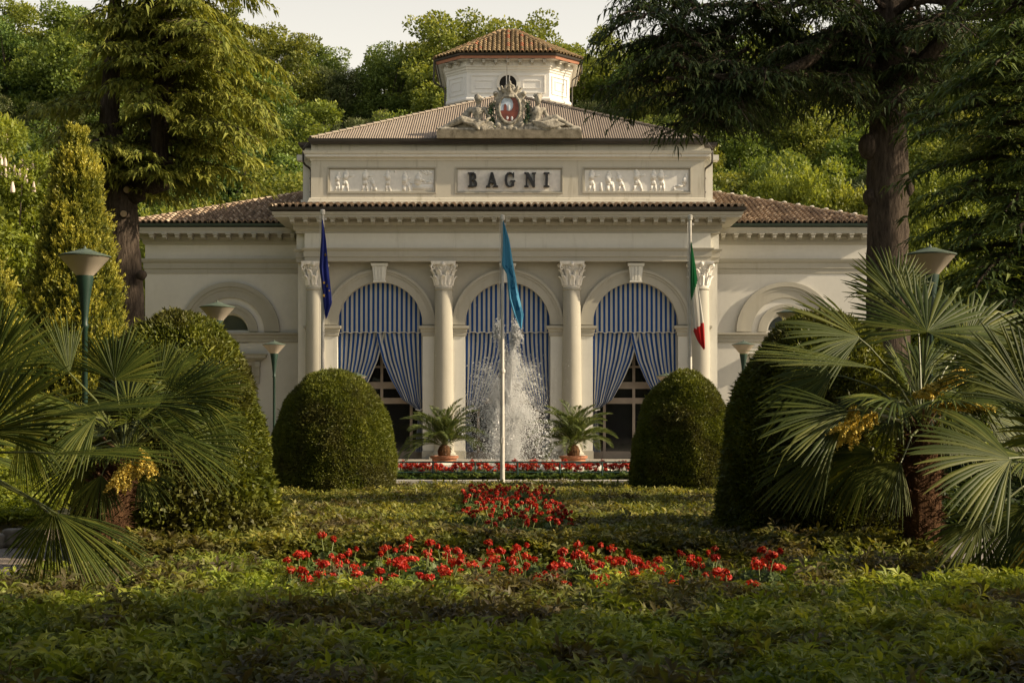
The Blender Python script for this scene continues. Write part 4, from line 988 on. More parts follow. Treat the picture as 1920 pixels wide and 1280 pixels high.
# fountain spray: droplets on ballistic paths
def spray():
    g_v = 9.81
    P_ = []; S = []; D = []
    g = 9.81; cx, cy, z0 = -.13, 44.0, .38
    def jets(n, h, tilt0, tilt1, spread, size, xo=0., phase=(0, 1)):
        for _ in range(n):
            hh = h*random.uniform(.93, 1.03); v = math.sqrt(2*g*hh); tl = random.uniform(tilt0, tilt1); az = random.uniform(0, 2*PI)
            T = 2*v/g; t = T*random.uniform(*phase)
            vx = math.sin(tl)*math.cos(az)*v; vy = math.sin(tl)*math.sin(az)*v; vz = math.cos(tl)*v
            turb = spread*(t/T)**1.3
            p = (cx+xo+vx*t+random.gauss(0, turb), cy+vy*t+random.gauss(0, turb), z0+vz*t-.5*g*t*t+random.gauss(0, turb*.8))
            if p[2] < .3: continue
            P_.append(p); D.append((vx, vy, (vz-g*t))); S.append(random.lognormvariate(math.log(size), .5))
    def arc(n, vx0, vy0, hh0, dh, sp0, sp1, size, tmax=1.0, bias=1.0, burst=18):
        for _ in range(n):
            hh = hh0*(1+random.gauss(0, dh)); v = math.sqrt(2*g*max(.2, hh)); T = 2*v/g; t = (random.random()**bias)*T*tmax
            if burst and random.random() < .55: t = round(t/T*burst)/burst*T+random.gauss(0, .012)     # the water leaves in pulses
            t = max(0.0, t); sp = sp0+sp1*(t/T)**1.2; vx = vx0*random.uniform(.75, 1.2); vy = vy0*random.uniform(.75, 1.2)
            p = (cx+vx*t+random.gauss(0, sp), cy+vy*t+random.gauss(0, sp), z0+v*t-.5*g*t*t+random.gauss(0, sp*.9))
            if p[2] > .3: P_.append(p); D.append((vx, vy, v-g*t)); S.append(random.lognormvariate(math.log(size), .5))
    arc(5500, -.30, 0, 4.12, .03, .010, .10, .0085, .60, .75); arc(5500, .26, 0, 4.05, .035, .010, .11, .0085, .62, .75)
    arc(2500, .02, .1, 3.0, .12, .012, .2, .009, .8); arc(2500, -.1, -.1, 2.5, .15, .012, .25, .009, .9)
    for k_ in range(18):
        az = 2*PI*(k_+.4)/18+random.uniform(-.1, .1); hh = random.choice((1.6, 2.1, 2.5, 2.9, 3.25)); q = random.uniform(.45, 1.0)/math.sqrt(hh/2.6)
        arc(2300, math.cos(az)*q, math.sin(az)*q, hh, .05, .010, .13, .0062, 1.0, .85)
    for _ in range(42000):                                       # fine mist thickest in the lower cone
        z = abs(random.gauss(0, 1.1)); r_ = abs(random.gauss(0, .16+.16*z)); a = random.uniform(0, 2*PI)
        P_.append((cx+r_*math.cos(a)*1.2, cy+r_*math.sin(a), .35+z)); D.append((0, 0, -1)); S.append(random.lognormvariate(math.log(.0055), .4))
    for _ in range(70000):                                      # finest spray, the soft white of the plume
        z = abs(random.gauss(0, 1.25)); 
        if z > 3.4: continue
        r_ = abs(random.gauss(0, .10+.17*z)); a = random.uniform(0, 2*PI)
        P_.append((cx+r_*math.cos(a)*1.2, cy+r_*math.sin(a), .35+z)); D.append((0, 0, -1)); S.append(random.lognormvariate(math.log(.0036), .3))
    n = len(P_); P_ = np.array(P_); D = unit(np.array(D)+rng.normal(size=(n, 3))*.6); S = np.array(S)[:, None]
    a = unit(np.cross(D, rdir(n))); b = np.cross(D, a)
    V = np.stack([P_-D*S*1.7, P_+a*S, P_+b*S, P_-a*S, P_-b*S, P_+D*S*1.7], 1).reshape(-1, 3)
    kk = np.arange(n)[:, None]*6
    T = np.concatenate([kk+np.array(q) for q in ((0, 2, 1), (0, 3, 2), (0, 4, 3), (0, 1, 4), (5, 1, 2), (5, 2, 3), (5, 3, 4), (5, 4, 1))])
    o = link('fountain_water', arr_mesh('fountain_water', V, T), M['spray'], None)
    j_ = MB()
    for (vx, vy, hh, fr) in [(-.30, 0, 4.12, .62), (.26, 0, 4.05, .6), (.02, .1, 3.0, .6), (-.1, -.1, 2.5, .6)]+[(math.cos(2*PI*(k_+.4)/18)*.8, math.sin(2*PI*(k_+.4)/18)*.8, (1.6, 2.1, 2.5, 2.9, 3.25)[k_ % 5], .55) for k_ in range(18)]:
        v = math.sqrt(2*g_v*hh); T = v/g_v*fr; j_.tube([(-.13+vx*t, 44.0+vy*t, .38+v*t-.5*g_v*t*t) for t in [T*q/9 for q in range(10)]], [.012+.0015*q for q in range(9)]+[.003], 5, jit=.3)
    j_.build('jet', M['spray'], o)['kind'] = 'stuff'
    props(o, 'white plume of fountain water and falling droplets in front of the middle arch', 'fountain water', kind='stuff')
spray()

# ================================================================== ground
def hill(x, y):
    d = max(0, y-86+.02*abs(x)); h = .46*min(d, 75.0)
    return h+(1.2*mnoise.noise(Vector((x*.03, y*.03, 0))) if d > 5 else 0)
gx = sorted(set(list(range(-400, -80, 40))+list(range(-80, 81, 5))+list(range(120, 401, 40))))
gy = sorted(set(list(range(-100, 60, 10))+list(range(60, 200, 5))+list(range(200, 601, 50))))
V = [(x, y, hill(x, y)) for y in gy for x in gx]; n = len(gx)
T = [(j*n+i, j*n+i+1, (j+1)*n+i+1, (j+1)*n+i) for j in range(len(gy)-1) for i in range(n-1)]
gm, t_, b_, o_ = nmat('ground_soil')
t_.links.new(mixc(t_, maprange(t_, noi(t_, .5, 6), .4, .6), (.05, .045, .022), (.075, .085, .025)), b_.inputs['Base Color']); b_.inputs['Roughness'].default_value = .95
g_ = link('ground', arr_mesh('ground', np.array(V), np.array(T)), gm, None, True); g_['kind'] = 'structure'
def paving(name, pts, z, col, brick=(9, 4.5), kind='structure'):
    m, t, b, out = nmat(name+'_mat')
    tc = t.nodes.new('ShaderNodeTexCoord'); br = t.nodes.new('ShaderNodeTexBrick'); br.inputs['Scale'].default_value = 1
    br.inputs['Brick Width'].default_value = 1/brick[0]*1.0; br.inputs['Row Height'].default_value = 1/brick[1]*.5
    br.inputs['Mortar Size'].default_value = .008; br.inputs['Color1'].default_value = (*col, 1); br.inputs['Color2'].default_value = (*[c*.72 for c in col], 1); br.inputs['Mortar'].default_value = (*[c*.35 for c in col], 1)
    t.links.new(tc.outputs['Object'], br.inputs['Vector'])
    t.links.new(mixc(t, maprange(t, noi(t, 1.3, 5), .45, .7, 0, .5), br.outputs['Color'], tuple(c*.6 for c in col)), b.inputs['Base Color']); b.inputs['Roughness'].default_value = .85
    bump(t, b, br.outputs['Fac'], -.6, .02)
    mb = MB(); mb.add([(x, y, z) for x, y in pts], [tuple(range(len(pts)))])
    o = mb.build(name, m, None); o['kind'] = kind; return o
paving('path', [(-16, 11.2), (-4.4, 11.2), (-4.7, 16), (-5.8, 19.4), (-6.3, 22.5), (-16, 22.5)], .006, (.44, .36, .28))
paving('path', [(4.5, 10.8), (18, 10.8), (18, 21), (6.6, 21), (5.2, 17), (4.7, 15)], .006, (.36, .32, .28))
paving('terrace', [(-20, 44), (20, 44), (20, 62), (-20, 62)], .006, (.42, .38, .31), (3, 3))
# rough stone kerb along the left path
for i in range(15):
    m = MB(); L = random.uniform(.42, .6); hh = random.uniform(.2, .28)
    m.box(-L/2, L/2, -.12, .12, 0, hh)
    o = m.build('kerb_stone', M['rock'], None); o.location = (-9.6+i*.42 if i < 8 else -6.9+random.uniform(-.1, .1)*0-(i-8)*0.55*-.0-.0, 19.3+.12*math.sin(i), 0)
    if i >= 8: o.location = (-9.6-(i-7)*.6, 19.3+(i-7)*.1, 0)
    o.rotation_euler = (0, 0, random.uniform(-.2, .2))
    bv = o.modifiers.new('wear', 'BEVEL'); bv.width = .05; bv.segments = 3
    props(o, 'rough pale kerb stone edging the left path beneath the fan palms', 'kerb stone', 'kerb stones along the left path')

# ================================================================== clipped domes
def dome_parts(n, Rr, H, Lf, Wf, seed, p=2.2, tip=.5, outw=.9, flat=.0):
    t = rng.random(n)**.85; th = rng.random(n)*2*PI
    q = np.sqrt(np.maximum(0, 1-t**p)); q = q*(1-.07*(1-t)**3)
    # equal-area-ish: accept by radius
    keep = rng.random(n) < (q*.8+.28); t, th, q = t[keep], th[keep], q[keep]
    dq = 1e-3; q2 = np.sqrt(np.maximum(0, 1-np.minimum(1, t+dq)**p)); nz = -(q2-q)/dq*Rr/H; nz = np.clip(nz, 0, 12)
    N = unit(np.stack([np.cos(th), np.sin(th), nz], 1))
    B = np.stack([q*Rr*np.cos(th), q*Rr*np.sin(th), t*H], 1)
    lump = clump_noise(B, 1.6, seed)*.085+clump_noise(B, 5, seed+3)*.035
    B = B+N*(lump+rng.normal(size=len(t))*.018-.02)[:, None]
    d = unit(N*outw+rng.normal(size=N.shape)*.65+np.array([0, 0, .15]))
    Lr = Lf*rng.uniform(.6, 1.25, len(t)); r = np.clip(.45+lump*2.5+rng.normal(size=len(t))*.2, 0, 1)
    return leaves(B, d, Lr, Wf, r, N+rng.normal(size=N.shape)*.5)
def dome(x, y, Rr, H, n, Lf, Wf, mat, label, seed, extra=None, p=2.2):
    root = empty('clipped_dome_shrub', (x, y, 0), label, 'topiary', 'clipped dome shrubs')
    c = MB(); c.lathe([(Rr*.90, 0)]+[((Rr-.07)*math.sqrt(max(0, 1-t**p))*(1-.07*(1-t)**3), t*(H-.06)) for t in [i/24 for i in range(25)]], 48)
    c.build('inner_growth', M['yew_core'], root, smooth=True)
    parts = [dome_parts(n, Rr, H, Lf, Wf, seed, p), dome_parts(220, Rr*1.02, H*1.015, Lf*2.0, Wf*1.1, seed+.3, p)]
    if extra: parts.append(dome_parts(*extra))
    leaf_obj('foliage', parts, mat, root)
    return root
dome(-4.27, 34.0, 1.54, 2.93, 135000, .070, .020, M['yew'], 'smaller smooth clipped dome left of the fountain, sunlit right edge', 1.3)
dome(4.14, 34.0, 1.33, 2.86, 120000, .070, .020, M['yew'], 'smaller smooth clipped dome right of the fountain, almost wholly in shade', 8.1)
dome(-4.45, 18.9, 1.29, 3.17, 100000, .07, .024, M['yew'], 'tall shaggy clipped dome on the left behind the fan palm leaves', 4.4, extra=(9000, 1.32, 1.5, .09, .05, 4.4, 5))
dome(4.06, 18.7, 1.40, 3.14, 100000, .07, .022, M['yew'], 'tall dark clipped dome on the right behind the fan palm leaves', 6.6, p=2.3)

# ================================================================== planted beds
def in_poly_mask(fn, pts): return np.array([fn(x, y) for x, y in pts])
def rosettes(xy, zfn, nl, Lf, Wf, seed, lean=.35, rich=True, up=.35):
    n = len(xy); x, y = xy[:, 0], xy[:, 1]
    p3 = np.stack([x, y, np.zeros(n)], 1)
    cn = clump_noise(p3, 1.3, seed); z = zfn(x, y)+cn*.10+clump_noise(p3, 4, seed+2)*.07+rng.normal(size=n)*.03
    th0 = rng.random(n)*2*PI; ax = unit(np.stack([rng.normal(size=n)*lean, rng.normal(size=n)*lean, np.ones(n)], 1))
    e1 = unit(np.cross(ax, rdir(n))); e2 = np.cross(ax, e1); parts = []
    rb = np.clip(.45+cn*.7+rng.normal(size=n)*.2, 0, 1); sc_ = rng.uniform(.7, 1.2, n)
    C0 = np.stack([x, y, z], 1)
    for k_ in range(nl):
        a = th0+2*PI*k_/nl+rng.normal(size=n)*.25; u_ = up+rng.normal(size=n)*.28
        d = unit(e1*np.cos(a)[:, None]+e2*np.sin(a)[:, None]+ax*u_[:, None])
        b = C0-ax*(rng.random(n)*.05)[:, None]
        parts.append(leaves(b, d, Lf*sc_*rng.uniform(.75, 1.2, n), Wf*sc_, np.clip(rb+rng.normal(size=n)*.12, 0, 1), ax, droop=.25, rich=rich))
    return parts
def yfar(x): return np.interp(x, [-9, -6.5, -5, -3.4, -2, 0, 2, 3.4, 5, 6.5, 9], [11.3, 11.9, 12.5, 14.4, 14.9, 14.9, 14.9, 14.3, 13.2, 12.3, 11.4])
n = 26000; xy = np.stack([rng.uniform(-7.5, 7.5, n), rng.uniform(5.6, 15, n)], 1)
xy = xy[(xy[:, 1] < yfar(xy[:, 0])) & (np.abs(xy[:, 0]) < xy[:, 1]*.42+.4)]
zb = lambda x, y: .36-.30*np.clip((y-yfar(x)+.35)/.35, 0, 1)**2-np.where((np.abs(x) < 2.5) & (y > 11.9), .13, 0)
parts = rosettes(xy, zb, 6, .135, .032, 1.0, lean=.5)
xy2 = xy[rng.random(len(xy)) < .55]; parts += rosettes(xy2+rng.normal(size=xy2.shape)*.03, lambda x, y: zb(x, y)-.09, 5, .11, .035, 5.0)
b = leaf_obj('bed_planting', parts, M['bed']); props(b, 'low leafy green and purple ground cover filling the bed nearest the camera', 'ground cover', kind='stuff')
s_ = MB(); xs_ = [-9+i for i in range(19)]
s_.add([(x, 3, .16) for x in xs_]+[(x, float(yfar(x))-.12, .16) for x in xs_]+[(x, 3, 0) for x in xs_]+[(x, float(yfar(x))-.05, 0) for x in xs_], [(i, i+1, 20+i, 19+i) for i in range(18)]+[(19+i, 20+i, 58+i, 57+i) for i in range(18)])
o = s_.build('bed_soil', M['soil'], None); o['kind'] = 'structure'
# second bed, from the gap to the pool kerb
def hump(x, y):      # gently domed lawn-like planting
    return .32-.24*np.clip((y-17)/17, 0, 1)+.03*np.sin(x*.6+1)
n = 52000; yy = 15.7+(36.4-15.7)*rng.random(n)**1.25; xy = np.stack([rng.uniform(-1, 1, n)*(yy*.22+2.4), yy], 1)
def inbed2(x, y): return (np.hypot(x+4.27, y-34) > 1.35) & (np.hypot(x-4.1, y-34) > 1.2) & (np.hypot(x+4.45, y-18.9) > 1.15) & (np.hypot(x-3.98, y-18.7) > 1.2) & (np.abs(x) < 4.65+np.clip(y-15.7, 0, 5)*.25)
xy = xy[inbed2(xy[:, 0], xy[:, 1])]
edge = lambda x, y: hump(x, y)-.22*np.clip((16.1-y)/.4, 0, 1)-np.where((np.abs(x+.02) < .95) & (y > 17.5) & (y < 29.5), .06, 0)
parts = rosettes(xy, edge, 5, .135, .038, 2.0, up=.55, rich=False)
xy2 = xy[xy[:, 1] < 22]; parts += rosettes(xy2+.02, lambda x, y: edge(x, y)-.07, 5, .12, .04, 2.0, up=.55, rich=False)
b = leaf_obj('bed_planting', parts, M['bed_far']); props(b, 'bronze and olive ground cover of the farther bed between the clipped domes', 'ground cover', kind='stuff')
s_ = MB(); s_.prism([(-4.5, 0), (4.5, 0), (4.6, .035), (-4.6, .035)], 15.9, 18.4); s_.box(-5.7, 5.7, 18.4, 36.6, -.02, .035); o = s_.build('bed_soil', M['soil'], None); o['kind'] = 'structure'
# grassy clumps in the second bed, low hedge and shrubs by the left path
n = 26000; xy = np.stack([rng.uniform(-14, -6.6, n), rng.uniform(19.6, 27, n)], 1)
o = leaf_obj('shrub_planting', rosettes(xy, lambda x, y: .35+.10*(y-19.6), 5, .13, .05, 7.0, up=.6, rich=False), M['bright']); props(o, 'mixed green shrubbery beyond the kerb stones at the left edge', 'ground cover', kind='stuff')
n = 14000; xy = np.stack([rng.uniform(6.5, 15, n), rng.uniform(21, 27, n)], 1)
o = leaf_obj('shrub_planting', rosettes(xy, lambda x, y: .25+.12*(y-21), 5, .14, .05, 9.0, up=.6, rich=False), M['cedar_dark']); props(o, 'dark shrubbery beyond the paved path at the right edge', 'ground cover', kind='stuff')

# ================================================================== geraniums
def ger_proto(seed, hgt, far=False, big=1.0, nh=2):
    rs = np.random.default_rng(seed); root = empty('red_geranium')
    st = MB(); heads = []
    for k_ in range(nh):
        a = rs.uniform(0, 2*PI); lean = rs.uniform(.02, .14); h = hgt*rs.uniform(.78, 1.08)
        tp = (math.cos(a)*lean, math.sin(a)*lean, h); st.tube([(0, 0, .05), (tp[0]*.5, tp[1]*.5, h*.5), tp], .0055 if not far else .008, 5); heads.append((np.array(tp), (rs.uniform(.032, .048) if k_ == 0 else rs.uniform(.012, .034))*(1 if not far else .70)*big))
    st.build('flower_stem', M['ger_stem'], root)
    for c_, q in heads:
        n = 46; d = unit(rs.normal(size=(n, 3))*[1, 1, .8]+[0, 0, .25]); c2 = c_+d*q*rs.uniform(.2, 1.3, (n, 1))*[1, 1, .75]
        leaf_obj('flower_head', leaves(c2, unit(np.cross(d, rs.normal(size=(n, 3)))), .030*big**.5, .023*big**.5, np.clip(.3+.45*d[:, 2]+rs.normal(size=n)*.3, 0, 1), d, rich=True), M['geranium'], root)
    n = 22 if not far else 26; a = rs.uniform(0, 2*PI, n); rr_ = rs.uniform(.03, .17, n); zz = rs.uniform(.10, hgt*.62, n); parts = []
    C0 = np.stack([np.cos(a)*rr_, np.sin(a)*rr_, zz], 1); N = unit(np.stack([np.cos(a)*.5, np.sin(a)*.5, np.ones(n)], 1)+rs.normal(size=(n, 3))*.35)
    for k_ in range(5):            # scalloped round leaf from five overlapping lobes
        e1 = unit(np.cross(N, np.array([0, 0, 1.0])+rs.normal(size=(n, 3))*.01)); e2 = np.cross(N, e1); ang = 2*PI*k_/5
        parts.append(leaves(C0, e1*math.cos(ang)+e2*math.sin(ang)+N*.12, .052, .06, rs.uniform(.2, 1, n), N, rich=True))
    leaf_obj('leaves', parts, M['ger_leaf'], root)
    return root
def plant_row(spots, protos, label, group):
    for i, (x, y, z, sc_) in enumerate(spots):
        k_ = i % len(protos)
        o = protos[k_] if i < len(protos) else dup(protos[k_])
        o.location = (x, y, z); o.rotation_euler = (0, 0, random.uniform(0, 2*PI)); o.scale = (sc_, sc_, sc_*random.uniform(.88, 1.1))
        props(o, label.format('left' if x < -.25 else 'right'), 'flower', group)
near = [ger_proto(20+i, .37) for i in range(7)]
def scatter(n, x0, x1, y0, y1, md, ok=lambda x, y: True):
    pts = []; tries = 0
    while len(pts) < n and tries < n*60:
        tries += 1; x, y = random.uniform(x0, x1), random.uniform(y0, y1)
        if ok(x, y) and all((x-a)**2+(y-b)**2 > md*md for a, b in pts): pts.append((x, y))
    return pts
sp = [(x, y, .09+random.uniform(-.04, .05), random.uniform(.8, 1.2)) for x, y in scatter(104, -2.0, 2.4, 11.6, 14.4, .17, lambda x, y: (abs(x-.2)/2.2)**4+((y-13.0)/1.4)**4 < 1)]
plant_row(sp, near, 'red geranium in the flower strip nearest the camera, {} of the flagpole', 'red geraniums in the near strip')
far = [ger_proto(40+i, .30, True, nh=3) for i in range(4)]
sp = [(x, y, .20-.16*(y-17)/17, random.uniform(.85, 1.15)) for x, y in scatter(84, -.78, .74, 17.6, 29.5, .2)]
plant_row(sp, far, 'red geranium in the patch just before the flagpole foot, on its {}', 'red geraniums before the flagpole')
row = [ger_proto(60+i, .40, big=1.6, nh=4) for i in range(4)]
for p_ in row: pass
sp = [(-5.7+i*.112+random.uniform(-.04, .04), YK+.95+random.uniform(.0, .7), -.06+random.uniform(0, .06), random.uniform(1.1, 1.35)) for i in range(102) if i < 101]
plant_row(sp, row, 'red geranium in the row behind the green railing, {} of the flagpole', 'red geraniums behind the railing')
xy = np.stack([rng.uniform(-5.9, 5.9, 3500), rng.uniform(YK+.5, YK+1.9, 3500)], 1)
o = leaf_obj('flower_bed_leaves', rosettes(xy, lambda x, y: .17+0*x, 5, .11, .09, 3.0, up=.5, rich=False), M['ger_leaf']); props(o, 'pale green geranium foliage filling the strip behind the railing', 'ground cover', kind='stuff')

# ================================================================== fan palms
def fan_blade(hub, axis, nrm, rad, spread, seed, droop=.25, nseg=38, split=.62, wmul=1.0):
    rs = np.random.default_rng(seed); axis = np.array(axis, float); axis /= np.linalg.norm(axis); nrm = np.array(nrm, float); nrm -= axis*nrm.dot(axis); nrm /= np.linalg.norm(nrm)
    side = np.cross(nrm, axis); V = []; T = []; r = []
    for i in range(nseg):
        a = (i/(nseg-1)-.5)*2*spread; L = rad*(1-.22*abs(i/(nseg-1)-.5)*2)*rs.uniform(.93, 1.05)
        d = axis*math.cos(a)+side*math.sin(a); tang = -axis*math.sin(a)+side*math.cos(a)
        d = d+nrm*rs.normal()*.03; da = spread*2/nseg; stations = [0, .22, .48, .7, .88, 1.0]; dr = droop*rs.uniform(.6, 1.5); b0 = len(V); rr = rs.uniform(.15, .85)
        kink = rs.random() < .12
        for t in stations:
            w_ = min(da*L*t*.5, da*L*split*.5*(1-max(0, (t-split)/(1-split))**2.2))*1.02*wmul if t > 0 else .002
            c = np.array(hub)+d*L*t+np.array([0, 0, -1.0])*L*dr*max(0, t-.25)**2+nrm*.10*rad*(math.cos(a*1.0)-1)*t
            if kink and t > .8: c = c+np.array([0, 0, -1.0])*L*(t-.8)*1.1
            w_ = max(w_, .0025)
            V += [c-tang*w_, c+nrm*w_*.75, c+tang*w_]; r += [rr-.12, rr, rr+.12]
        for k_ in range(len(stations)-1):
            q = b0+3*k_; T += [(q, q+1, q+4, q+3), (q+1, q+2, q+5, q+4)]
    return np.array(V), np.array(T), np.clip(np.array(r), 0, 1)
def fan_palm(base, crown, label, fans, seed, trunk_r=.17, blossoms=(), group='fan palms', extra=11):
    root = empty('fan_palm', base, label, 'palm', group); rs = random.Random(seed); B0 = Vector(base); cz = Vector(crown)-B0
    t = MB(); pts = [Vector((0, 0, 0)), cz*.35+Vector((.03, 0, 0)), cz*.7, cz]
    t.tube(pts, [trunk_r*1.15, trunk_r*1.05, trunk_r*1.1, trunk_r*.75], 14, jit=.12)
    tr = t.build('trunk', M['palm_bark'], root)
    n = 1500; z = rng.random(n); a = rng.random(n)*2*PI; ctr = np.array([(cz*q)[:] for q in z])
    N = np.stack([np.cos(a), np.sin(a), np.zeros(n)], 1); b_ = ctr+N*trunk_r*.95
    leaf_obj('fibre', leaves(b_, N*.6+rng.normal(size=(n, 3))*.5+[0, 0, .3], rng.uniform(.08, .22, n), .018, rng.random(n), N), M['palm_bark'], tr)
    s2 = MB()
    for k_ in range(16):
        a = rs.uniform(0, 2*PI); zz = rs.uniform(.45, 1.0); p = cz*zz; d = Vector((math.cos(a), math.sin(a), rs.uniform(.5, 1.2))).normalized()
        s2.tube([p+d*trunk_r*.5, p+d*(trunk_r+rs.uniform(.1, .25))], [.028, .012], 5)
    s2.build('cut_leaf_base', M['dead_petiole'], tr)['kind'] = 'stuff'
    fans = list(fans); cw_ = np.array(crown)
    for k_ in range(extra):          # the rest of the crown: shorter leaves all round the growing point
        az = k_*2.399+seed; el = rs.uniform(-.05, 1.3); pl_ = rs.uniform(.28, .62); d_ = np.array([math.cos(az)*math.cos(el), math.sin(az)*math.cos(el), math.sin(el)])
        up_ = np.array([-math.cos(az)*math.sin(el), -math.sin(az)*math.sin(el), math.cos(el)])
        fans.append((tuple(cw_+d_*pl_+[0, 0, .05]), tuple(d_+np.array([0, 0, -.25])), tuple(up_+np.array([0, -.35, 0])), rs.uniform(.55, .85), R(rs.uniform(55, 95)), rs.uniform(.15, .4)))
    for i, (hub, ax, nr, rad, spr, dr) in enumerate(fans):
        h = np.array(hub)-np.array(base); V, T, r = fan_blade(h, ax, nr, rad, spr, seed*100+i, dr, nseg=int(26+spr*9))
        fo = link('frond', arr_mesh('frond', V, T, rnd=r), M['fan'], root)
        pm = MB(); hv = Vector(h); mid = (cz+hv)*.5+Vector((0, 0, .10+.06*rs.random()))
        pm.tube([cz+Vector((0, 0, -.05)), cz*.6+mid*.4, mid, hv*.7+mid*.3+Vector((0, 0, .01)), hv+Vector(ax).normalized()*.03], [.022, .016, .012, .010, .008], 6)
        pm.build('petiole', M['petiole'], fo)
    for (pos, dr_, ln) in blossoms:
        parts = []; p0 = np.array(pos)-np.array(base); d0 = np.array(dr_, float); d0 /= np.linalg.norm(d0)
        stm = MB(); stm.tube([cz, Vector(p0), Vector(p0+d0*ln*.5+[0, 0, -.02]), Vector(p0+d0*ln+[0, 0, -.12])], [.02, .018, .012, .005], 6)
        n = 3600; t_ = rng.random(n)*ln; bd = unit(d0*.6+rng.normal(size=(n, 3))*.7); tt = rng.random(n)*.21*(1-.4*t_/ln)
        base_ = p0+d0*t_[:, None]+np.array([0, 0, -1])*(t_**2*.35/ln)[:, None]+bd*tt[:, None]+np.array([0, 0, -.4])*(tt**2*4)[:, None]
        nb = 26; branch = np.floor(rng.random(n)*nb); ang = branch*2.4; off = np.stack([np.cos(ang)*.7, np.sin(ang)*.5, .1*np.sin(branch)], 1)
        base_ = p0+d0*(branch/nb*ln)[:, None]+off*tt[:, None]+d0*tt[:, None]*.7+np.array([0, 0, -1])*(tt*.5)[:, None]+rng.normal(size=(n, 3))*.009
        V, T, r = leaves(base_, rdir(n), .026, .022, rng.random(n), rich=False)
        o = link('blossom', arr_mesh('blossom', V, T, rnd=r), M['blossom_yellow'], root); stm.build('blossom_stalk', M['petiole'], o)
def FN(px, py, Y, ang, rpx, spread, dy=.0, droop=.22, tilt=(.0, -.9, .3)):
    """fan: hub seen at (px,py) at distance Y, axis angle on the picture plane, radius in photo pixels"""
    hub = P(px, py, Y); s = F/Y; a = R(ang)
    ax = (math.cos(a), dy, math.sin(a)); return (tuple(hub), ax, tilt, rpx/s, R(spread), droop)
cr_ = P(1728, 800, 16.4)
fan_palm((4.70, 16.4, 0), tuple(cr_), 'large fan palm with yellow blossom in front of the dark clipped dome on the right', [
  FN(1738, 622, 16.2, 68, 186, 108, 1.15, .10, (.0, -.62, .78)), FN(1722, 612, 16.9, 128, 165, 62, .2, .12, (.1, -.9, .5)),
  FN(1612, 632, 16.0, 168, 165, 60, -.2, .22, (.1, -.85, .5)), FN(1640, 690, 15.6, 170, 270, 13, -.2, .10, (.0, -.5, .9)),
  FN(1590, 770, 15.9, 188, 190, 48, -.3, .2, (.0, -.8, .6)), FN(1568, 828, 16.0, 214, 185, 40, -.1, .15, (0, -.7, .7)), FN(1560, 700, 17.2, 200, 160, 60, .3, .3, (0, -.7, .7)),
  FN(1690, 868, 15.7, 226, 115, 50, -.3, .2, (.2, -.8, .6)), FN(1795, 700, 16.0, 352, 150, 70, -.2, .25, (0, -.9, .5)), FN(1810, 640, 17.1, 28, 170, 75, .4, .15, (0, -.9, .5)),
  FN(1765, 770, 15.6, 318, 130, 55, -.4, .3, (.1, -.7, .7)), FN(1680, 560, 17.4, 100, 130, 70, .5, .1), FN(1850, 780, 16.9, 340, 140, 60, .4, .3, (0, -.8, .5)),
  FN(1640, 850, 17.2, 200, 150, 60, .3, .3, (0, -.8, .5)), FN(1730, 700, 17.7, 80, 140, 80, 1.2, .2, (0, -.4, .9))],
  3, .2, blossoms=[(P(1712, 742, 16.0), (.55, -.3, .35), .62), (P(1745, 760, 15.9), (1, -.3, .1), .55), (P(1640, 775, 15.8), (-.7, -.3, -.2), .4), (P(1600, 760, 16.0), (-.2, -.2, -.8), .3)])
fan_palm((6.6, 13.2, 0), tuple(P(1990, 900, 13.2)), 'fan palm mostly beyond the right edge, its big leaf drooping over the path', [
  FN(1896, 860, 12.6, 168, 215, 75, -.2, .28, (.05, -.75, .7)), FN(1842, 975, 12.8, 262, 150, 75, -.3, .25, (.3, -.95, .2)), FN(1935, 760, 13.0, 120, 200, 50, .1, .15, (.1, -.9, .4)),
  FN(1885, 700, 13.9, 150, 150, 55, .4, .3, (0, -.8, .6)), FN(1930, 950, 12.9, 205, 190, 50, -.1, .3, (0, -.6, .8)), FN(2060, 760, 13.0, 60, 200, 80, 0, .2), FN(2080, 900, 12.8, 350, 200, 80, 0, .3),
  FN(1990, 700, 13.6, 90, 190, 80, .4, .2), FN(2000, 960, 12.6, 280, 180, 80, -.5, .3), FN(2000, 860, 13.9, 60, 200, 80, 1.5, .3, (0, -.3, .9))],
  5, .19, extra=4, blossoms=[(P(1935, 985, 12.7), (-.4, -.2, -.8), .4)])
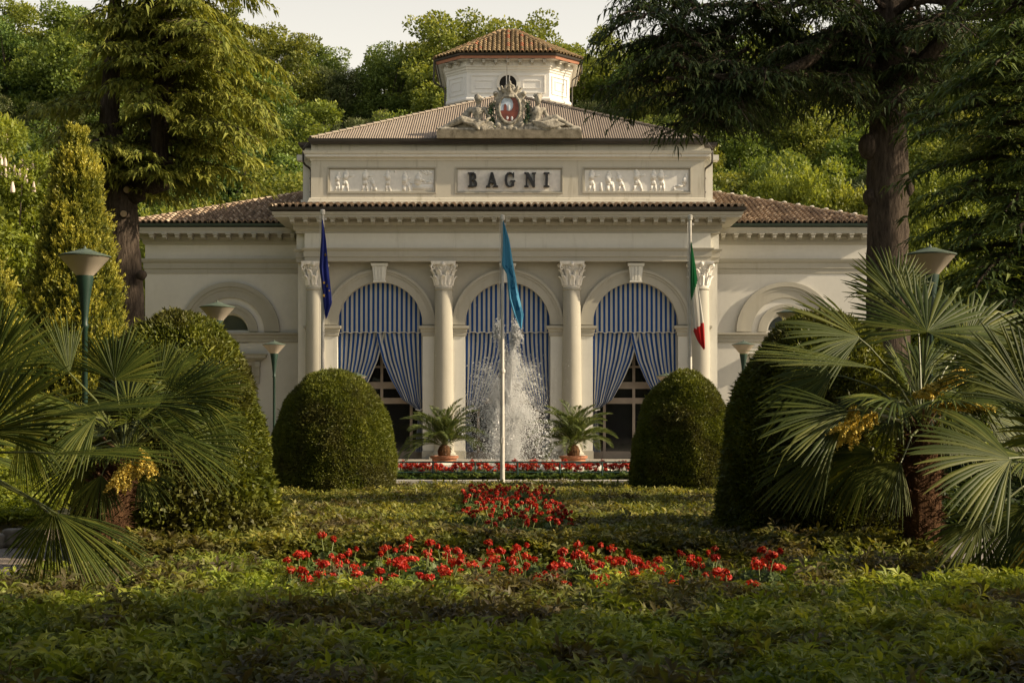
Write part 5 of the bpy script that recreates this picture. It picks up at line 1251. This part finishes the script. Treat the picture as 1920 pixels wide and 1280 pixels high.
fan_palm((-4.86, 16.6, 0), tuple(P(232, 850, 16.6)), 'fan palm with bushy crown in front of the tall left clipped dome', [
  FN(130, 700, 16.3, 122, 140, 42, .1, .08, (.2, -.9, .4)), FN(215, 712, 16.5, 80, 120, 80, .2, .12, (0, -.9, -.3)), FN(300, 715, 16.9, 40, 110, 70, .2, .15), FN(352, 738, 16.2, 12, 125, 62, -.1, .15, (0, -.9, .5)),
  FN(330, 830, 16.0, 356, 145, 50, -.3, .12, (0, -.8, .6)), FN(280, 800, 15.8, 335, 200, 22, -.2, .25, (0, -.6, .9)), FN(390, 790, 16.6, 345, 85, 60, 0, .2), FN(262, 885, 15.9, 325, 85, 50, -.4, .3, (0, -.8, .6)),
  FN(180, 780, 15.7, 200, 150, 60, -.5, .3, (0, -.8, .6)), FN(160, 860, 16.4, 215, 130, 60, 0, .3, (0, -.8, .6)), FN(240, 760, 17.5, 90, 140, 80, 1.0, .2, (0, -.4, .9)), FN(330, 790, 17.0, 340, 110, 60, .4, .3, (0, -.8, .6)),
  FN(190, 890, 15.9, 262, 90, 50, -.4, .3, (0, -.9, .3)), FN(300, 760, 16.0, 30, 150, 60, -.2, .2, (0, -.8, .6))],
  7, .19, blossoms=[(P(262, 842, 16.0), (.3, -.3, -.5), .20), (P(240, 860, 15.9), (-.2, -.3, -.6), .2)])
fan_palm((-5.9, 12.4, 0), tuple(P(-120, 900, 12.4)), 'fan palm mostly beyond the left edge, long leaves reaching in from the side', [
  FN(-30, 810, 12.2, 38, 215, 55, .0, .15, (.0, -.85, .5)), FN(78, 782, 12.1, 10, 290, 14, -.1, .12, (0, -.35, .95)), FN(95, 850, 11.9, 2, 275, 12, -.1, .12, (0, -.3, .95)), FN(105, 962, 11.9, 325, 215, 32, -.1, .22, (.1, -.75, .6)),
  FN(100, 960, 12.0, 262, 130, 55, -.2, .2, (.1, -.95, .2)), FN(-20, 700, 12.6, 70, 170, 70, .2, .2), FN(40, 800, 12.4, 290, 120, 35, 0, .25, (0, -.9, .3)),
  FN(-160, 760, 12.4, 110, 200, 80, 0, .2), FN(-220, 880, 12.4, 190, 200, 80, 0, .3), FN(-160, 950, 11.8, 270, 150, 70, -.6, .3), FN(-100, 820, 13.4, 80, 200, 80, 1.5, .3, (0, -.3, .9))],
  9, .19, extra=4)

# ================================================================== potted date palms
def pot_palm(px, label, seed):
    Y = 48.0; x = (px-960)/(F/Y); rs = random.Random(seed); root = empty('potted_palm', (x, Y, -.05), label, 'potted palm', 'potted date palms before the columns'); root.scale = (1.1, 1.1, 1.1)
    m = MB(); m.lathe([(.20, 0), (.30, .02), (.36, .25), (.38, .42), (.43, .43), (.44, .50), (.40, .51), (.37, .45), (.0, .44)], 28); m.build('pot', M['terracotta'], root, angle=40)
    m = MB(); m.lathe([(.13, .42), (.19, .52), (.21, .66), (.15, .80), (.05, .86)], 14); tk = m.build('trunk', M['palm_bark'], root)
    n = 260; a = rng.random(n)*2*PI; z = .45+rng.random(n)*.35; N = np.stack([np.cos(a), np.sin(a), np.full(n, .8)], 1); leaf_obj('leaf_bases', leaves(np.stack([np.cos(a)*.16, np.sin(a)*.16, z], 1), N, .11, .05, rng.random(n), N), M['palm_bark'], tk)
    for k_ in range(34):
        az = k_*2.4+rs.uniform(-.2, .2); el = 1.5-1.15*(k_/34)**1.1+rs.uniform(-.12, .12); L = rs.uniform(1.25, 1.75); parts = []; rp = []
        p = np.array([0, 0, .8]); e = el
        for j in range(15):
            d = np.array([math.cos(az)*math.cos(e), math.sin(az)*math.cos(e), math.sin(e)]); rp.append((p.copy(), d)); p = p+d*L/14; e -= .03+.05*(1-el/1.5)+.008*j
        st = MB(); st.tube([q[0] for q in rp], [.014-.0008*j for j in range(15)], 4, r=.6)
        nl = 62; B = []; D = []; Ls = []
        for j in range(nl):
            t = .12+.88*j/nl; f = t*14; i0 = min(13, int(f)); b = rp[i0][0]+(rp[i0+1][0]-rp[i0][0])*(f-i0); d = rp[i0][1]; sd_ = np.cross(d, [0, 0, 1.0]); sd_ /= max(1e-6, np.linalg.norm(sd_)); up = np.cross(sd_, d)
            for s_ in (-1, 1): B.append(b); D.append(d*.9+sd_*s_*.65+up*.4+rng.normal(size=3)*.06); Ls.append(.42*math.sin(PI*min(1, .25+.72*t))+.05)
        V, T, r = leaves(np.array(B), np.array(D), np.array(Ls), .022, rng.uniform(.2, 1, len(B)), None, droop=.2)
        me = arr_mesh('frond', V, T, rnd=r); fo = link('frond', me, M['phoenix'], root); st.build('midrib', M['petiole'], fo)
pot_palm(833, 'feathery date palm in terracotta pot before the column left of the fountain', 1)
pot_palm(1075, 'feathery date palm in terracotta pot before the column right of the fountain', 2)

# ================================================================== trees
def thuja(x, y, Rr, H, n, label, seed):
    root = empty('golden_conifer', (x, y, 0), label, 'tree', 'golden conifers at the left')
    MB().tube([(0, 0, 0), (0, 0, H*.3), (0, 0, H*.8)], [.14, .10, .03], 8).build('trunk', M['bark'], root)
    prof = lambda t: (1-t)**.62*(.86+.14*np.minimum(1, t*6))
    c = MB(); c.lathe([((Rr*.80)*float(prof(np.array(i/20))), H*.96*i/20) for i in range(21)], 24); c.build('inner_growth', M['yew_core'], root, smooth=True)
    # flame-like upright tufts
    m = int(n/36); t = rng.random(m)**1.35; th = rng.random(m)*2*PI; q = prof(t)*Rr
    base = np.stack([q*np.cos(th), q*np.sin(th), t*H], 1); N = np.stack([np.cos(th), np.sin(th), np.zeros(m)], 1)
    ln = clump_noise(base, 1.5, seed); base = base+N*(ln*.22-.10+rng.normal(size=m)*.06)[:, None]; ax = unit(N*.42+np.array([0, 0, 1.0])+rng.normal(size=(m, 3))*.16); Lt = rng.uniform(.28, .55, m)
    k_ = 36; ii = np.repeat(np.arange(m), k_); s_ = rng.random(m*k_); b = base[ii]+ax[ii]*(s_*Lt[ii])[:, None]+rng.normal(size=(m*k_, 3))*(.045*(1-s_*.7))[:, None]
    d = unit(ax[ii]+rng.normal(size=(m*k_, 3))*.45); r = np.clip(-.05+.95*s_+.12*rng.normal(size=m*k_)+ln[ii]*.3, 0, 1)
    leaf_obj('crown', leaves(b, d, .085, .032, r, None), M['thuja'], root)
thuja(-11.05, 36.0, 1.52, 8.75, 230000, 'tall golden flame-shaped conifer behind the nearest lamp on the left', 3.0)
thuja(-11.7, 31.5, 1.15, 5.5, 70000, 'shorter golden conifer cut off by the left edge', 9.0)

FL = .29
def spray_branch(mb, B, D, Ls, Rn, path, rad0, foliage_from, sec_len, sec_step, droopy, dens, tint, rs):
    """one cedar limb: wood tube + side branchlets carrying drooping needle sprays"""
    k = len(path); L = sum((path[i+1]-path[i]).length for i in range(k-1))
    mb.tube(path, [rad0*(1-.8*i/(k-1)) for i in range(k)], 6, cap=False)
    n = max(2, int(L*(1-foliage_from)/sec_step))
    for j in range(n+1):
        t = foliage_from+(1-foliage_from)*j/n; f = t*(k-1); i0 = min(k-2, int(f)); p = path[i0].lerp(path[i0+1], f-i0); d = (path[i0+1]-path[i0]).normalized()
        sd_ = d.cross(Vector((0, 0, 1))).normalized()
        for s_ in ((-1, 1) if j < n else (0,)):
            sl = sec_len*(1.05-.55*t)*rs.uniform(.6, 1.25); dd = (d*rs.uniform(.55, .9)+sd_*s_+Vector((0, 0, rs.uniform(-.05, .18)))).normalized()
            ns = max(4, int(sl*dens)); dn_ = np.array(dd); sdv = np.cross(dn_, [0, 0, 1.0]); sdv /= max(1e-6, np.linalg.norm(sdv))
            tq = (np.arange(ns)+rng.random(ns))/ns; p0_ = np.array(p)+np.outer(tq*sl, dn_); p0_[:, 2] -= droopy*(tq*sl)**1.6*.5-.03; p0_ += rng.normal(size=(ns, 3))*.02
            sg = np.where(np.arange(ns) % 2, 1.0, -1.0); fd = dn_*.75+sdv*(sg*rng.uniform(.1, .95, ns))[:, None]+np.outer(-droopy*rng.uniform(-.1, .55, ns), [0, 0, 1.0])
            B.append(p0_); D.append(fd); Ls.append(FL*rng.uniform(.6, 1.3, ns)); Rn.append(np.clip(tint+.35*tq+.20*rng.normal(size=ns), 0, 1))
            q_ = ns; ii = rng.integers(0, ns, q_); B.append(p0_[ii]+unit(fd[ii])*rng.uniform(.05, .3, (q_, 1))); D.append(fd[ii]*.5+rng.normal(size=(q_, 3))*.5+[0, 0, -.3*droopy]); Ls.append(FL*rng.uniform(.25, .5, q_)); Rn.append(np.clip(tint+.45*tq[ii]+.2*rng.normal(size=q_), 0, 1))
            if sl > .5: mb.tube([p, p+dd*sl*.5, p+dd*sl*.9+Vector((0, 0, -droopy*sl*.18))], [.014, .009, .004], 3, cap=False)
def limb_path(p0, az, L, rise, droop, rs, k=8):
    d = Vector((math.cos(az), math.sin(az), 0)); out = []
    for i in range(k+1):
        t = i/k; out.append(p0+d*L*t+Vector((0, 0, L*(rise*t-droop*t*t)))+Vector((rs.gauss(0, .05), rs.gauss(0, .05), rs.gauss(0, .04)))*L*.25*(t > 0))
    return out
def cedar(name, base, trunks, limbs, mat, label, seed, dens=46, droopy=1.0, sec_len=1.1, sec_step=.17, W=.27, extra=None, tintf=None):
    root = empty(name, base, label, 'tree', 'cedars framing the bath house'); rs = random.Random(seed)
    tm = MB()
    for pts, rad in trunks: 
        dense = []; rr_ = []
        for i in range(len(pts)-1):
            for q in range(6): t = q/6; dense.append(Vector(pts[i]).lerp(Vector(pts[i+1]), t)); rr_.append(rad[i]+(rad[i+1]-rad[i])*t)
        dense.append(Vector(pts[-1])); rr_.append(rad[-1]); tm.tube(dense, rr_, 22, jit=.07)
    if extra: extra(tm)
    tr = tm.build('trunk', M['bark'], root, smooth=True)
    wd = MB(); B = []; D = []; Ls = []; Rn = []
    for (p0, az, L, rise, drp, ff) in limbs:
        path = limb_path(Vector(p0), az, L, rise, drp, rs); spray_branch(wd, B, D, Ls, Rn, path, .035+.014*L, ff, sec_len*min(1, .45+L*.16), sec_step, droopy, dens, .25 if tintf is None else tintf(p0), rs)
    wd.build('branches', M['bark'], root)
    B = np.concatenate(B); D = np.concatenate(D); Ls = np.concatenate(Ls); Rn = np.concatenate(Rn)
    N_ = np.tile([0, 0, 1.0], (len(B), 1))+rng.normal(size=(len(B), 3))*.35
    leaf_obj('crown', leaves(B, D, Ls, Ls*W, Rn, N_, droop=.38*droopy, rich=True), mat, root)
    return root, tr
# left deodar: world x = px*Y/F
def loc(px, py, Y, bx, by): v = P(px, py, Y); return (v.x-bx, v.y-by, v.z)
LY = 43.0; LXc = P(238, 0, LY).x
T1 = [(0, 0, -.1), loc(236, 560, LY, LXc, LY), loc(226, 400, LY, LXc, LY), loc(222, 345, LY, LXc, LY), loc(205, 220, LY+.3, LXc, LY), loc(212, 60, LY+.2, LXc, LY), loc(225, -120, LY, LXc, LY)]
T2 = [loc(228, 375, LY, LXc, LY), loc(272, 345, LY-.2, LXc, LY), loc(298, 300, LY-.2, LXc, LY), loc(300, 200, LY-.3, LXc, LY), loc(305, 60, LY-.3, LXc, LY), loc(312, -180, LY-.2, LXc, LY)]
rs = random.Random(5); lim = []
def on(T, z):
    for a, b in zip(T, T[1:]):
        if a[2] <= z <= b[2]: t = (z-a[2])/(b[2]-a[2]); return tuple(a[i]+(b[i]-a[i])*t for i in range(3))
    return T[-1]
z = 8.6; k_ = 0
while z < 19.5:
    T = T2 if k_ % 5 else T1; p = on(T, z); az = k_*2.399+rs.uniform(-.3, .3)
    env = np.interp(z, [8.4, 9.5, 11, 13, 15, 17, 19.5], [1.5, 2.8, 3.6, 3.7, 3.2, 2.4, 1.3]); c_ = math.cos(az)
    env *= (.98 if c_ > 0 else .60)
    lim.append((p, az, env*rs.uniform(.72, 1.12), rs.uniform(.10, .38), rs.uniform(.22, .48), .15)); z += .10; k_ += 1
lim += [(loc(300, 330, LY, LXc, LY), -2.6, 1.6, .35, .45, .1), (loc(300, 330, LY, LXc, LY), -1.2, 1.5, .35, .5, .1), (loc(300, 325, LY, LXc, LY), -.3, 1.7, .35, .5, .1), (loc(235, 320, LY, LXc, LY), -2.2, 1.2, .3, .5, .1),
        (loc(210, 300, LY, LXc, LY), 3.4, 1.7, .3, .55, .2), (loc(300, 330, LY, LXc, LY), .5, 1.6, .3, .5, .1)]
def knots(mb):
    mb.tube([Vector(loc(236, 372, LY, LXc, LY)), Vector(loc(275, 352, LY-.3, LXc, LY)), Vector(loc(312, 340, LY-.5, LXc, LY))], [.32, .27, .24], 14, jit=.05)
    for px_, py_ in ((238, 356), (232, 401), (262, 515), (215, 470)): p = loc(px_, py_, LY-.52, LXc, LY); mb.tube([(p[0], p[1]+.2, p[2]), (p[0], p[1]-.02, p[2])], [.16, .12], 10, jit=.1)
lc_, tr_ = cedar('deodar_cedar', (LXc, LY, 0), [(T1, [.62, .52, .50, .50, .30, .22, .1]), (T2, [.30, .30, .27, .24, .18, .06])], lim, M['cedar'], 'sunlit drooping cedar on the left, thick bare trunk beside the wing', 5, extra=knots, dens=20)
cw = MB()
for px_, py_ in ((238, 356), (232, 401)): p = loc(px_, py_, LY-.54, LXc, LY); cw.tube([(p[0], p[1]+.05, p[2]), (p[0], p[1]-.035, p[2])], [.10, .095], 12)
p = loc(313, 340, LY-.51, LXc, LY); cw.tube([(p[0]-.03, p[1], p[2]+.01), (p[0]+.03, p[1], p[2])], [.2, .19], 12)
cw.build('pruning_scar', M['cutwood'], tr_)

RY = 39.0; RXc = P(1664, 0, RY).x
T1 = [(0, 0, -.1), loc(1664, 640, RY, RXc, RY), loc(1664, 480, RY, RXc, RY), loc(1664, 340, RY, RXc, RY), loc(1664, 240, RY, RXc, RY), loc(1668, 170, RY, RXc, RY), loc(1672, 80, RY, RXc, RY), loc(1668, -60, RY, RXc, RY), loc(1668, -220, RY, RXc, RY)]
T2 = [loc(1655, 190, RY, RXc, RY), loc(1622, 130, RY-.3, RXc, RY), loc(1605, 40, RY-.4, RXc, RY), loc(1600, -120, RY-.4, RXc, RY)]
T3 = [loc(1650, 100, RY, RXc, RY), loc(1570, 60, RY-.6, RXc, RY), loc(1520, 112, RY-1.2, RXc, RY), loc(1455, 145, RY-1.5, RXc, RY), loc(1385, 155, RY-1.6, RXc, RY), loc(1330, 140, RY-1.6, RXc, RY)]
T4 = [loc(1680, 165, RY, RXc, RY), loc(1725, 125, RY-.3, RXc, RY), loc(1765, 75, RY-.5, RXc, RY), loc(1800, -30, RY-.5, RXc, RY)]
T5 = [loc(1650, 130, RY, RXc, RY), loc(1540, 125, RY+.4, RXc, RY), loc(1470, 90, RY+.8, RXc, RY), loc(1400, 40, RY+1, RXc, RY)]
T6 = [loc(1672, 60, RY, RXc, RY), loc(1760, 35, RY-.8, RXc, RY), loc(1850, 28, RY-1.4, RXc, RY), loc(1950, 10, RY-1.8, RXc, RY)]
rs = random.Random(9); lim = []; z = 11.7; k_ = 0
while z < 16.9:
    az = k_*2.399+rs.uniform(-.3, .3); env = np.interp(z, [11.5, 12.5, 14, 15.5, 17], [5.0, 6.3, 7.2, 7.0, 4.5]); c_ = math.cos(az)
    if math.sin(az) < -.25 and k_ % 2: z += .06; k_ += 1; continue
    p = on(T1, z); lim.append((p, az, env*rs.uniform(.55, 1.08), rs.uniform(.05, .28), rs.uniform(.18, .36), .40)); z += (.13 if math.sin(az) > -.3 else .05); k_ += 1
for T in (T3, T5, T4, T6):
    for i in range(1, len(T)):
        for j in range(3): lim.append((tuple(Vector(T[i-1]).lerp(Vector(T[i]), rs.random())), rs.uniform(0, 2*PI), rs.uniform(.8, 2.2), rs.uniform(-.05, .2), rs.uniform(.2, .5), .1))
for px_, py_, L in ((1345, 150, 2.2), (1330, 175, 1.9), (1310, 200, 1.8), (1290, 170, 2.0), (1350, 215, 1.5), (1390, 190, 1.8), (1410, 150, 1.8), (1260, 150, 1.9), (1230, 90, 2.0), (1290, 110, 2.2), (1340, 90, 2.2), (1400, 90, 2.2), (1240, 120, 1.6), (1290, 235, 1.1), (1320, 240, 1.2), (1350, 180, 2.0), (1450, 150, 1.8), (1250, 60, 2.2), (1200, 30, 1.6), (1580, 160, 1.6), (1600, 180, 1.3), (1570, 140, 1.5), (1560, 175, 1.2), (1700, 190, 1.4), (1740, 170, 1.8), (1800, 190, 2.0), (1200, 0, 1.8), (1260, 5, 2.0), (1320, 10, 2.0), (1380, 20, 2.0), (1440, 0, 2.0), (1500, 20, 2.0), (1560, 10, 2.0), (1230, 40, 1.6), (1300, 50, 2.0), (1360, 60, 2.0)):
    for j in range(3): lim.append((loc(px_+rs.uniform(-25, 25), py_-8+rs.uniform(-15, 15), RY+rs.uniform(-1.6, 1.2), RXc, RY), rs.uniform(0, 2*PI), L*rs.uniform(.6, 1.0), rs.uniform(-.1, .15), rs.uniform(.3, .6), .05))
def knots2(mb):
    for px_, py_, q in ((1628, 275, .28), (1700, 350, .22), (1640, 262, .2), (1630, 370, .18)): p = loc(px_, py_, RY-.2, RXc, RY); mb.ell(p, (q, q, q*1.3), 10, 8)
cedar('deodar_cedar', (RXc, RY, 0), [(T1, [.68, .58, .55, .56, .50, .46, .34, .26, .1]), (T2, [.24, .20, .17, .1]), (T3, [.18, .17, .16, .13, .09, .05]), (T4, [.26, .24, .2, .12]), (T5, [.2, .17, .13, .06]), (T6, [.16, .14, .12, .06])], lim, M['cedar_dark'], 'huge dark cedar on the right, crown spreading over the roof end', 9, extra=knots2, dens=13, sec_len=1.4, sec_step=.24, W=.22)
rs = random.Random(15); lim = []; z = 1.6; k_ = 0; EX = 9.35; EYc = 25.6
while z < 9.8:
    az = k_*2.399+rs.uniform(-.3, .3); env = np.interp(z, [1.6, 3, 6, 8, 10], [2.2, 2.4, 2.3, 1.9, .9])
    lim.append(((0, 0, z), az, env*rs.uniform(.65, 1.08), rs.uniform(.05, .3), rs.uniform(.2, .4), .12)); z += .075; k_ += 1
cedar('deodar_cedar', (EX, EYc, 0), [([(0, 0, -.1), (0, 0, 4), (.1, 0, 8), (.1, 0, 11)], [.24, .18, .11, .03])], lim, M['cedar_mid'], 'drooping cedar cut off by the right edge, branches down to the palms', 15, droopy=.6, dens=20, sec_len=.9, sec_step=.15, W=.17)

# broadleaf trees
def blob_tree(seed, H, cr, nclump, nleaf, Lf, Wf, trunk_frac=.35, spread=1.0, conical=0.0):
    """returns crown mesh, trunk mesh (unlinked) around the origin"""
    rs = np.random.default_rng(seed); random.seed(seed)
    cz = H*(trunk_frac+(1-trunk_frac)*.5); hz_ = H*(1-trunk_frac)*.52
    cl = []
    while len(cl) < nclump:
        p = rs.normal(size=3); p /= np.linalg.norm(p); q = rs.uniform(.45, 1.0)**.6; k_ = mnoise.noise(Vector((p[0]*1.7+seed, p[1]*1.7, p[2]*1.7)))
        q *= 1+.45*k_; zz = p[2]*q; sh = 1-conical*max(0, zz)*.8
        cl.append((p[0]*q*cr*sh*spread, p[1]*q*cr*sh, cz+zz*hz_, cr*rs.uniform(.16, .30), .5+.5*k_))
    cl = np.array(cl); n = nclump*nleaf; ii = np.repeat(np.arange(nclump), nleaf); dv = unit(rs.normal(size=(n, 3))); q = rs.uniform(.3, 1, n)**.5
    pos = cl[ii, :3]+dv*(q*cl[ii, 3])[:, None]*[1, 1, .62]
    outd = unit(dv+rs.normal(size=(n, 3))*.8+[0, 0, .1]); nr = unit(dv*.8+[0, 0, .7]+rs.normal(size=(n, 3))*.5)
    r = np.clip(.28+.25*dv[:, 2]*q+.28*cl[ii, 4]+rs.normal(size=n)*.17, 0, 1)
    V, T, r_ = leaves(pos, outd, Lf*rs.uniform(.6, 1.3, n), Wf, r, nr)
    crown = arr_mesh('crown', V, T, rnd=r_)
    tm = MB(); tm.tube([(0, 0, -1.0), (.1, 0, H*.25), (-.1, .1, H*.5), (0, 0, H*.8)], [H*.022, H*.017, H*.012, H*.004], 8, jit=.08)
    for i in rs.choice(nclump, min(26, nclump), replace=False):
        z0 = rs.uniform(.22, .6)*H; e_ = cl[i, :3]; mid = (Vector((0, 0, z0))+Vector(e_))*.5+Vector((0, 0, -.04*H)); tm.tube([(0, 0, z0), mid, e_], [H*.008, H*.005, H*.002], 5, cap=False)
    return crown, tm.mesh('trunk')
def instance(kind, crown, trunk, mat, loc_, rz, scl, label, group, cat='tree', first={}):
    root = empty(kind, loc_, label, cat, group, rz); root.scale = scl if hasattr(scl, '__len__') else (scl,)*3
    for nm, me, mt in (('crown', crown, mat), ('trunk', trunk, M['bark_grey'])):
        if not me.materials: me.materials.append(mt)
        o = bpy.data.objects.new(nm, me); C.objects.link(o); o.parent = root; KIDS.setdefault(root.name, []).append(o)
    return root
VAR = [blob_tree(100+i, 12, 4.3, 190, 190, .25, .17, .10, 1.0) for i in range(5)]
VARD = [blob_tree(120+i, 12, 4.0, 160, 190, .24, .16, .10, .95) for i in range(2)]
VARB = [blob_tree(140+i, 9, 3.3, 180, 260, .18, .11, .06, 1.0) for i in range(2)]
VARC = [blob_tree(150, 9, 3.3, 170, 420, .17, .10, .05, 1.0)]
PINE = [blob_tree(160, 12, 3.0, 70, 260, .30, .07, .35, 1.0, .5)]
rs = random.Random(77)
skyl = lambda px: np.interp(px, [-400, 0, 60, 150, 230, 330, 450, 540, 600, 650, 700, 760, 820, 880, 930, 1000, 1060, 1130, 1200, 1300, 2300], [30, 20, 18, 5, 20, 10, 22, 40, 88, 108, 92, 70, 58, 35, 12, 40, 52, 70, 62, 40, 0])
rows = [(92, 0.0), (99, .5), (107, .2), (116, .7), (126, .4), (137, .1), (149, .6)]
for ri, (Y, ph) in enumerate(rows):
    wd = Y*.40+6; step = 6.1; nx = int(2*wd/step)
    for i in range(nx+1):
        x = -wd+(i+ph)*step+rs.uniform(-1.3, 1.3); y = Y+rs.uniform(-2.8, 2.8); px = 960+x*F/y; zt = hill(x, y)
        sk = float(skyl(px))+(rs.uniform(-14, 26) if ri > 4 else 30)
        htmax = EYE+(HOR-sk)*y/F-zt; ht = min(rs.uniform(10.5, 14.5), htmax) if ri < 5 else min(max(7, htmax*.96), 17)
        if ht < 6: continue
        u_ = rs.random(); gap = rs.uniform(.88, 1.12)
        if u_ < .14 or (590 < px < 770 and Y > 95 and Y < 130 and u_ < .7): cr_m, tr_m = PINE[0]; kd, mt, lb, gp = 'pine_tree', M['pine'], 'brownish pine standing among the leafy trees on the hillside', 'pines on the hillside'
        elif u_ < .40: cr_m, tr_m = VARD[i % 2]; kd, mt, lb, gp = 'oak_tree', M['forest_dark'], 'dark green leafy tree among the paler crowns on the hillside', 'dark leafy trees on the hillside'
        else: cr_m, tr_m = VAR[(i+ri) % 5]; kd, mt, lb, gp = 'leafy_tree', M['forest'], 'mid green leafy tree in the wood on the hillside', 'leafy trees on the hillside'
        sd_w = 'left of the lantern' if px < 950 else 'right of the lantern'; lb = lb.replace('hillside', 'hilltop skyline' if ri > 4 else ('upper hillside' if ri > 2 else 'lower hillside'))+', '+sd_w
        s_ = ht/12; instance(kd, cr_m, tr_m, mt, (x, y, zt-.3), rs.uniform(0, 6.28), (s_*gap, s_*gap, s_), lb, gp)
# brighter trees just behind the wings
for px, top, Y, s_, lb in ((1420, 395, 84, 1.1, 'bright green tree behind the right wing, next to the attic'), (1500, 300, 86, 1.2, 'tallest bright green tree behind the right wing roof'), (1590, 330, 84, 1.1, 'bright green tree behind the right wing, beside the dark trunk'), (1700, 330, 82, 1.1, 'bright green tree seen right of the dark cedar trunk'), (1780, 300, 80, 1.1, 'bright green tree behind the palm and lamp on the right'),
                       (310, 385, 86, .9, 'bright green tree behind the left wing, beside the bare trunk'), (400, 365, 90, .9, 'bright green tree behind the middle of the left wing roof'), (500, 345, 92, .9, 'leafy green tree behind the left wing, next to the attic')):
    v = P(px, top, Y); h = v.z; cr_m, tr_m = VARB[int(px) % 2]; k_ = h/9
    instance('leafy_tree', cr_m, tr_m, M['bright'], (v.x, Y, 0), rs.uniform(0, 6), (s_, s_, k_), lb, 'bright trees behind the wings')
# blossoming chestnut and its neighbours at the left edge
def chestnut(px, top, Y, wid, label, fl=True):
    v = P(px, top, Y); cr_m, tr_m = VARC[0]; k_ = v.z/9; root = instance('chestnut_tree', cr_m, tr_m, M['bright'], (v.x, Y, 0), 1.0, (wid, wid, k_), label, 'chestnuts at the left edge')
    if fl:
        m = MB(); rs2 = random.Random(int(px)+7)
        for i in range(110):
            a = rs2.uniform(0, 2*PI); b_ = rs2.uniform(-.35, 1.3); q = 3.3*.97; p = (q*math.cos(a)*math.cos(b_), q*math.sin(a)*math.cos(b_), 4.95+4.1*math.sin(b_)*.95)
            m.lathe([(.07, 0), (.075, .06), (.05, .18), (.015, .30)], 6, p, r=rs2.random())
        o = m.build('blossom_candles', M['candle'], root); o['kind'] = 'stuff'
chestnut(20, 300, 56, 1.1, 'chestnut tree with pale blossom candles at the far left')
chestnut(-70, 230, 62, 1.3, 'chestnut tree mostly cut off by the left edge')
chestnut(110, 470, 60, .7, 'small green tree seen between the golden conifer and the left edge', False)
# tall trees outside the frame on the right whose shade falls on the front beds and the arcade
for (x, y, h, w_) in ((11.6, 5.4, 11.5, .85), (12.0, .8, 11.5, .85), (16, 3.4, 14, .95)):
    cr_m, tr_m = VARB[0]; instance('leafy_tree', cr_m, tr_m, M['bright'], (x, y, 0), x, (w_, w_, h/9), 'leafy park tree beyond the right edge shading the garden', 'park trees beyond the right edge')

# unseen trees added behind and beside the camera to close off the low sky
rs = random.Random(31)
for i in range(26):
    a = PI+PI*(i+.5)/26; rad_ = 24+6*(i % 2); x = math.cos(a)*rad_*1.05; y = 6+math.sin(a)*rad_
    h_ = 15 if x < 8 else min(13, .42*x); cr_m, tr_m = VAR[i % 4]
    instance('leafy_tree', cr_m, tr_m, M['forest'], (x, y, 0), i*1.3, (h_/12*1.1, h_/12*1.1, h_/12*1.15), 'leafy tree added behind the camera to close off the low sky', 'trees added behind the camera to dim the sky light')
for i in range(7):
    x = -24-3*(i % 2); y = 10+i*7.0; cr_m, tr_m = VAR[i % 4]
    instance('leafy_tree', cr_m, tr_m, M['forest'], (x, y, 0), i*1.7, 1.25, 'leafy tree added beyond the left edge to close off the low sky', 'trees added beyond the left edge')

cr_m, tr_m = blob_tree(170, 15, 5.2, 170, 200, .26, .16, .52)  # unseen overhead crowns, added to keep sky light off the front bed
for (x, y) in ((-5.5, -3.5), (4.6, -4.5), (-.5, -6.5), (-9.5, 2.5), (10.5, -.5)): instance('leafy_tree', cr_m, tr_m, M['forest'], (x, y, 0), x, 1.0, 'tall tree added behind the camera, crown overhead dimming the front bed', 'trees added behind the camera to dim the sky light')
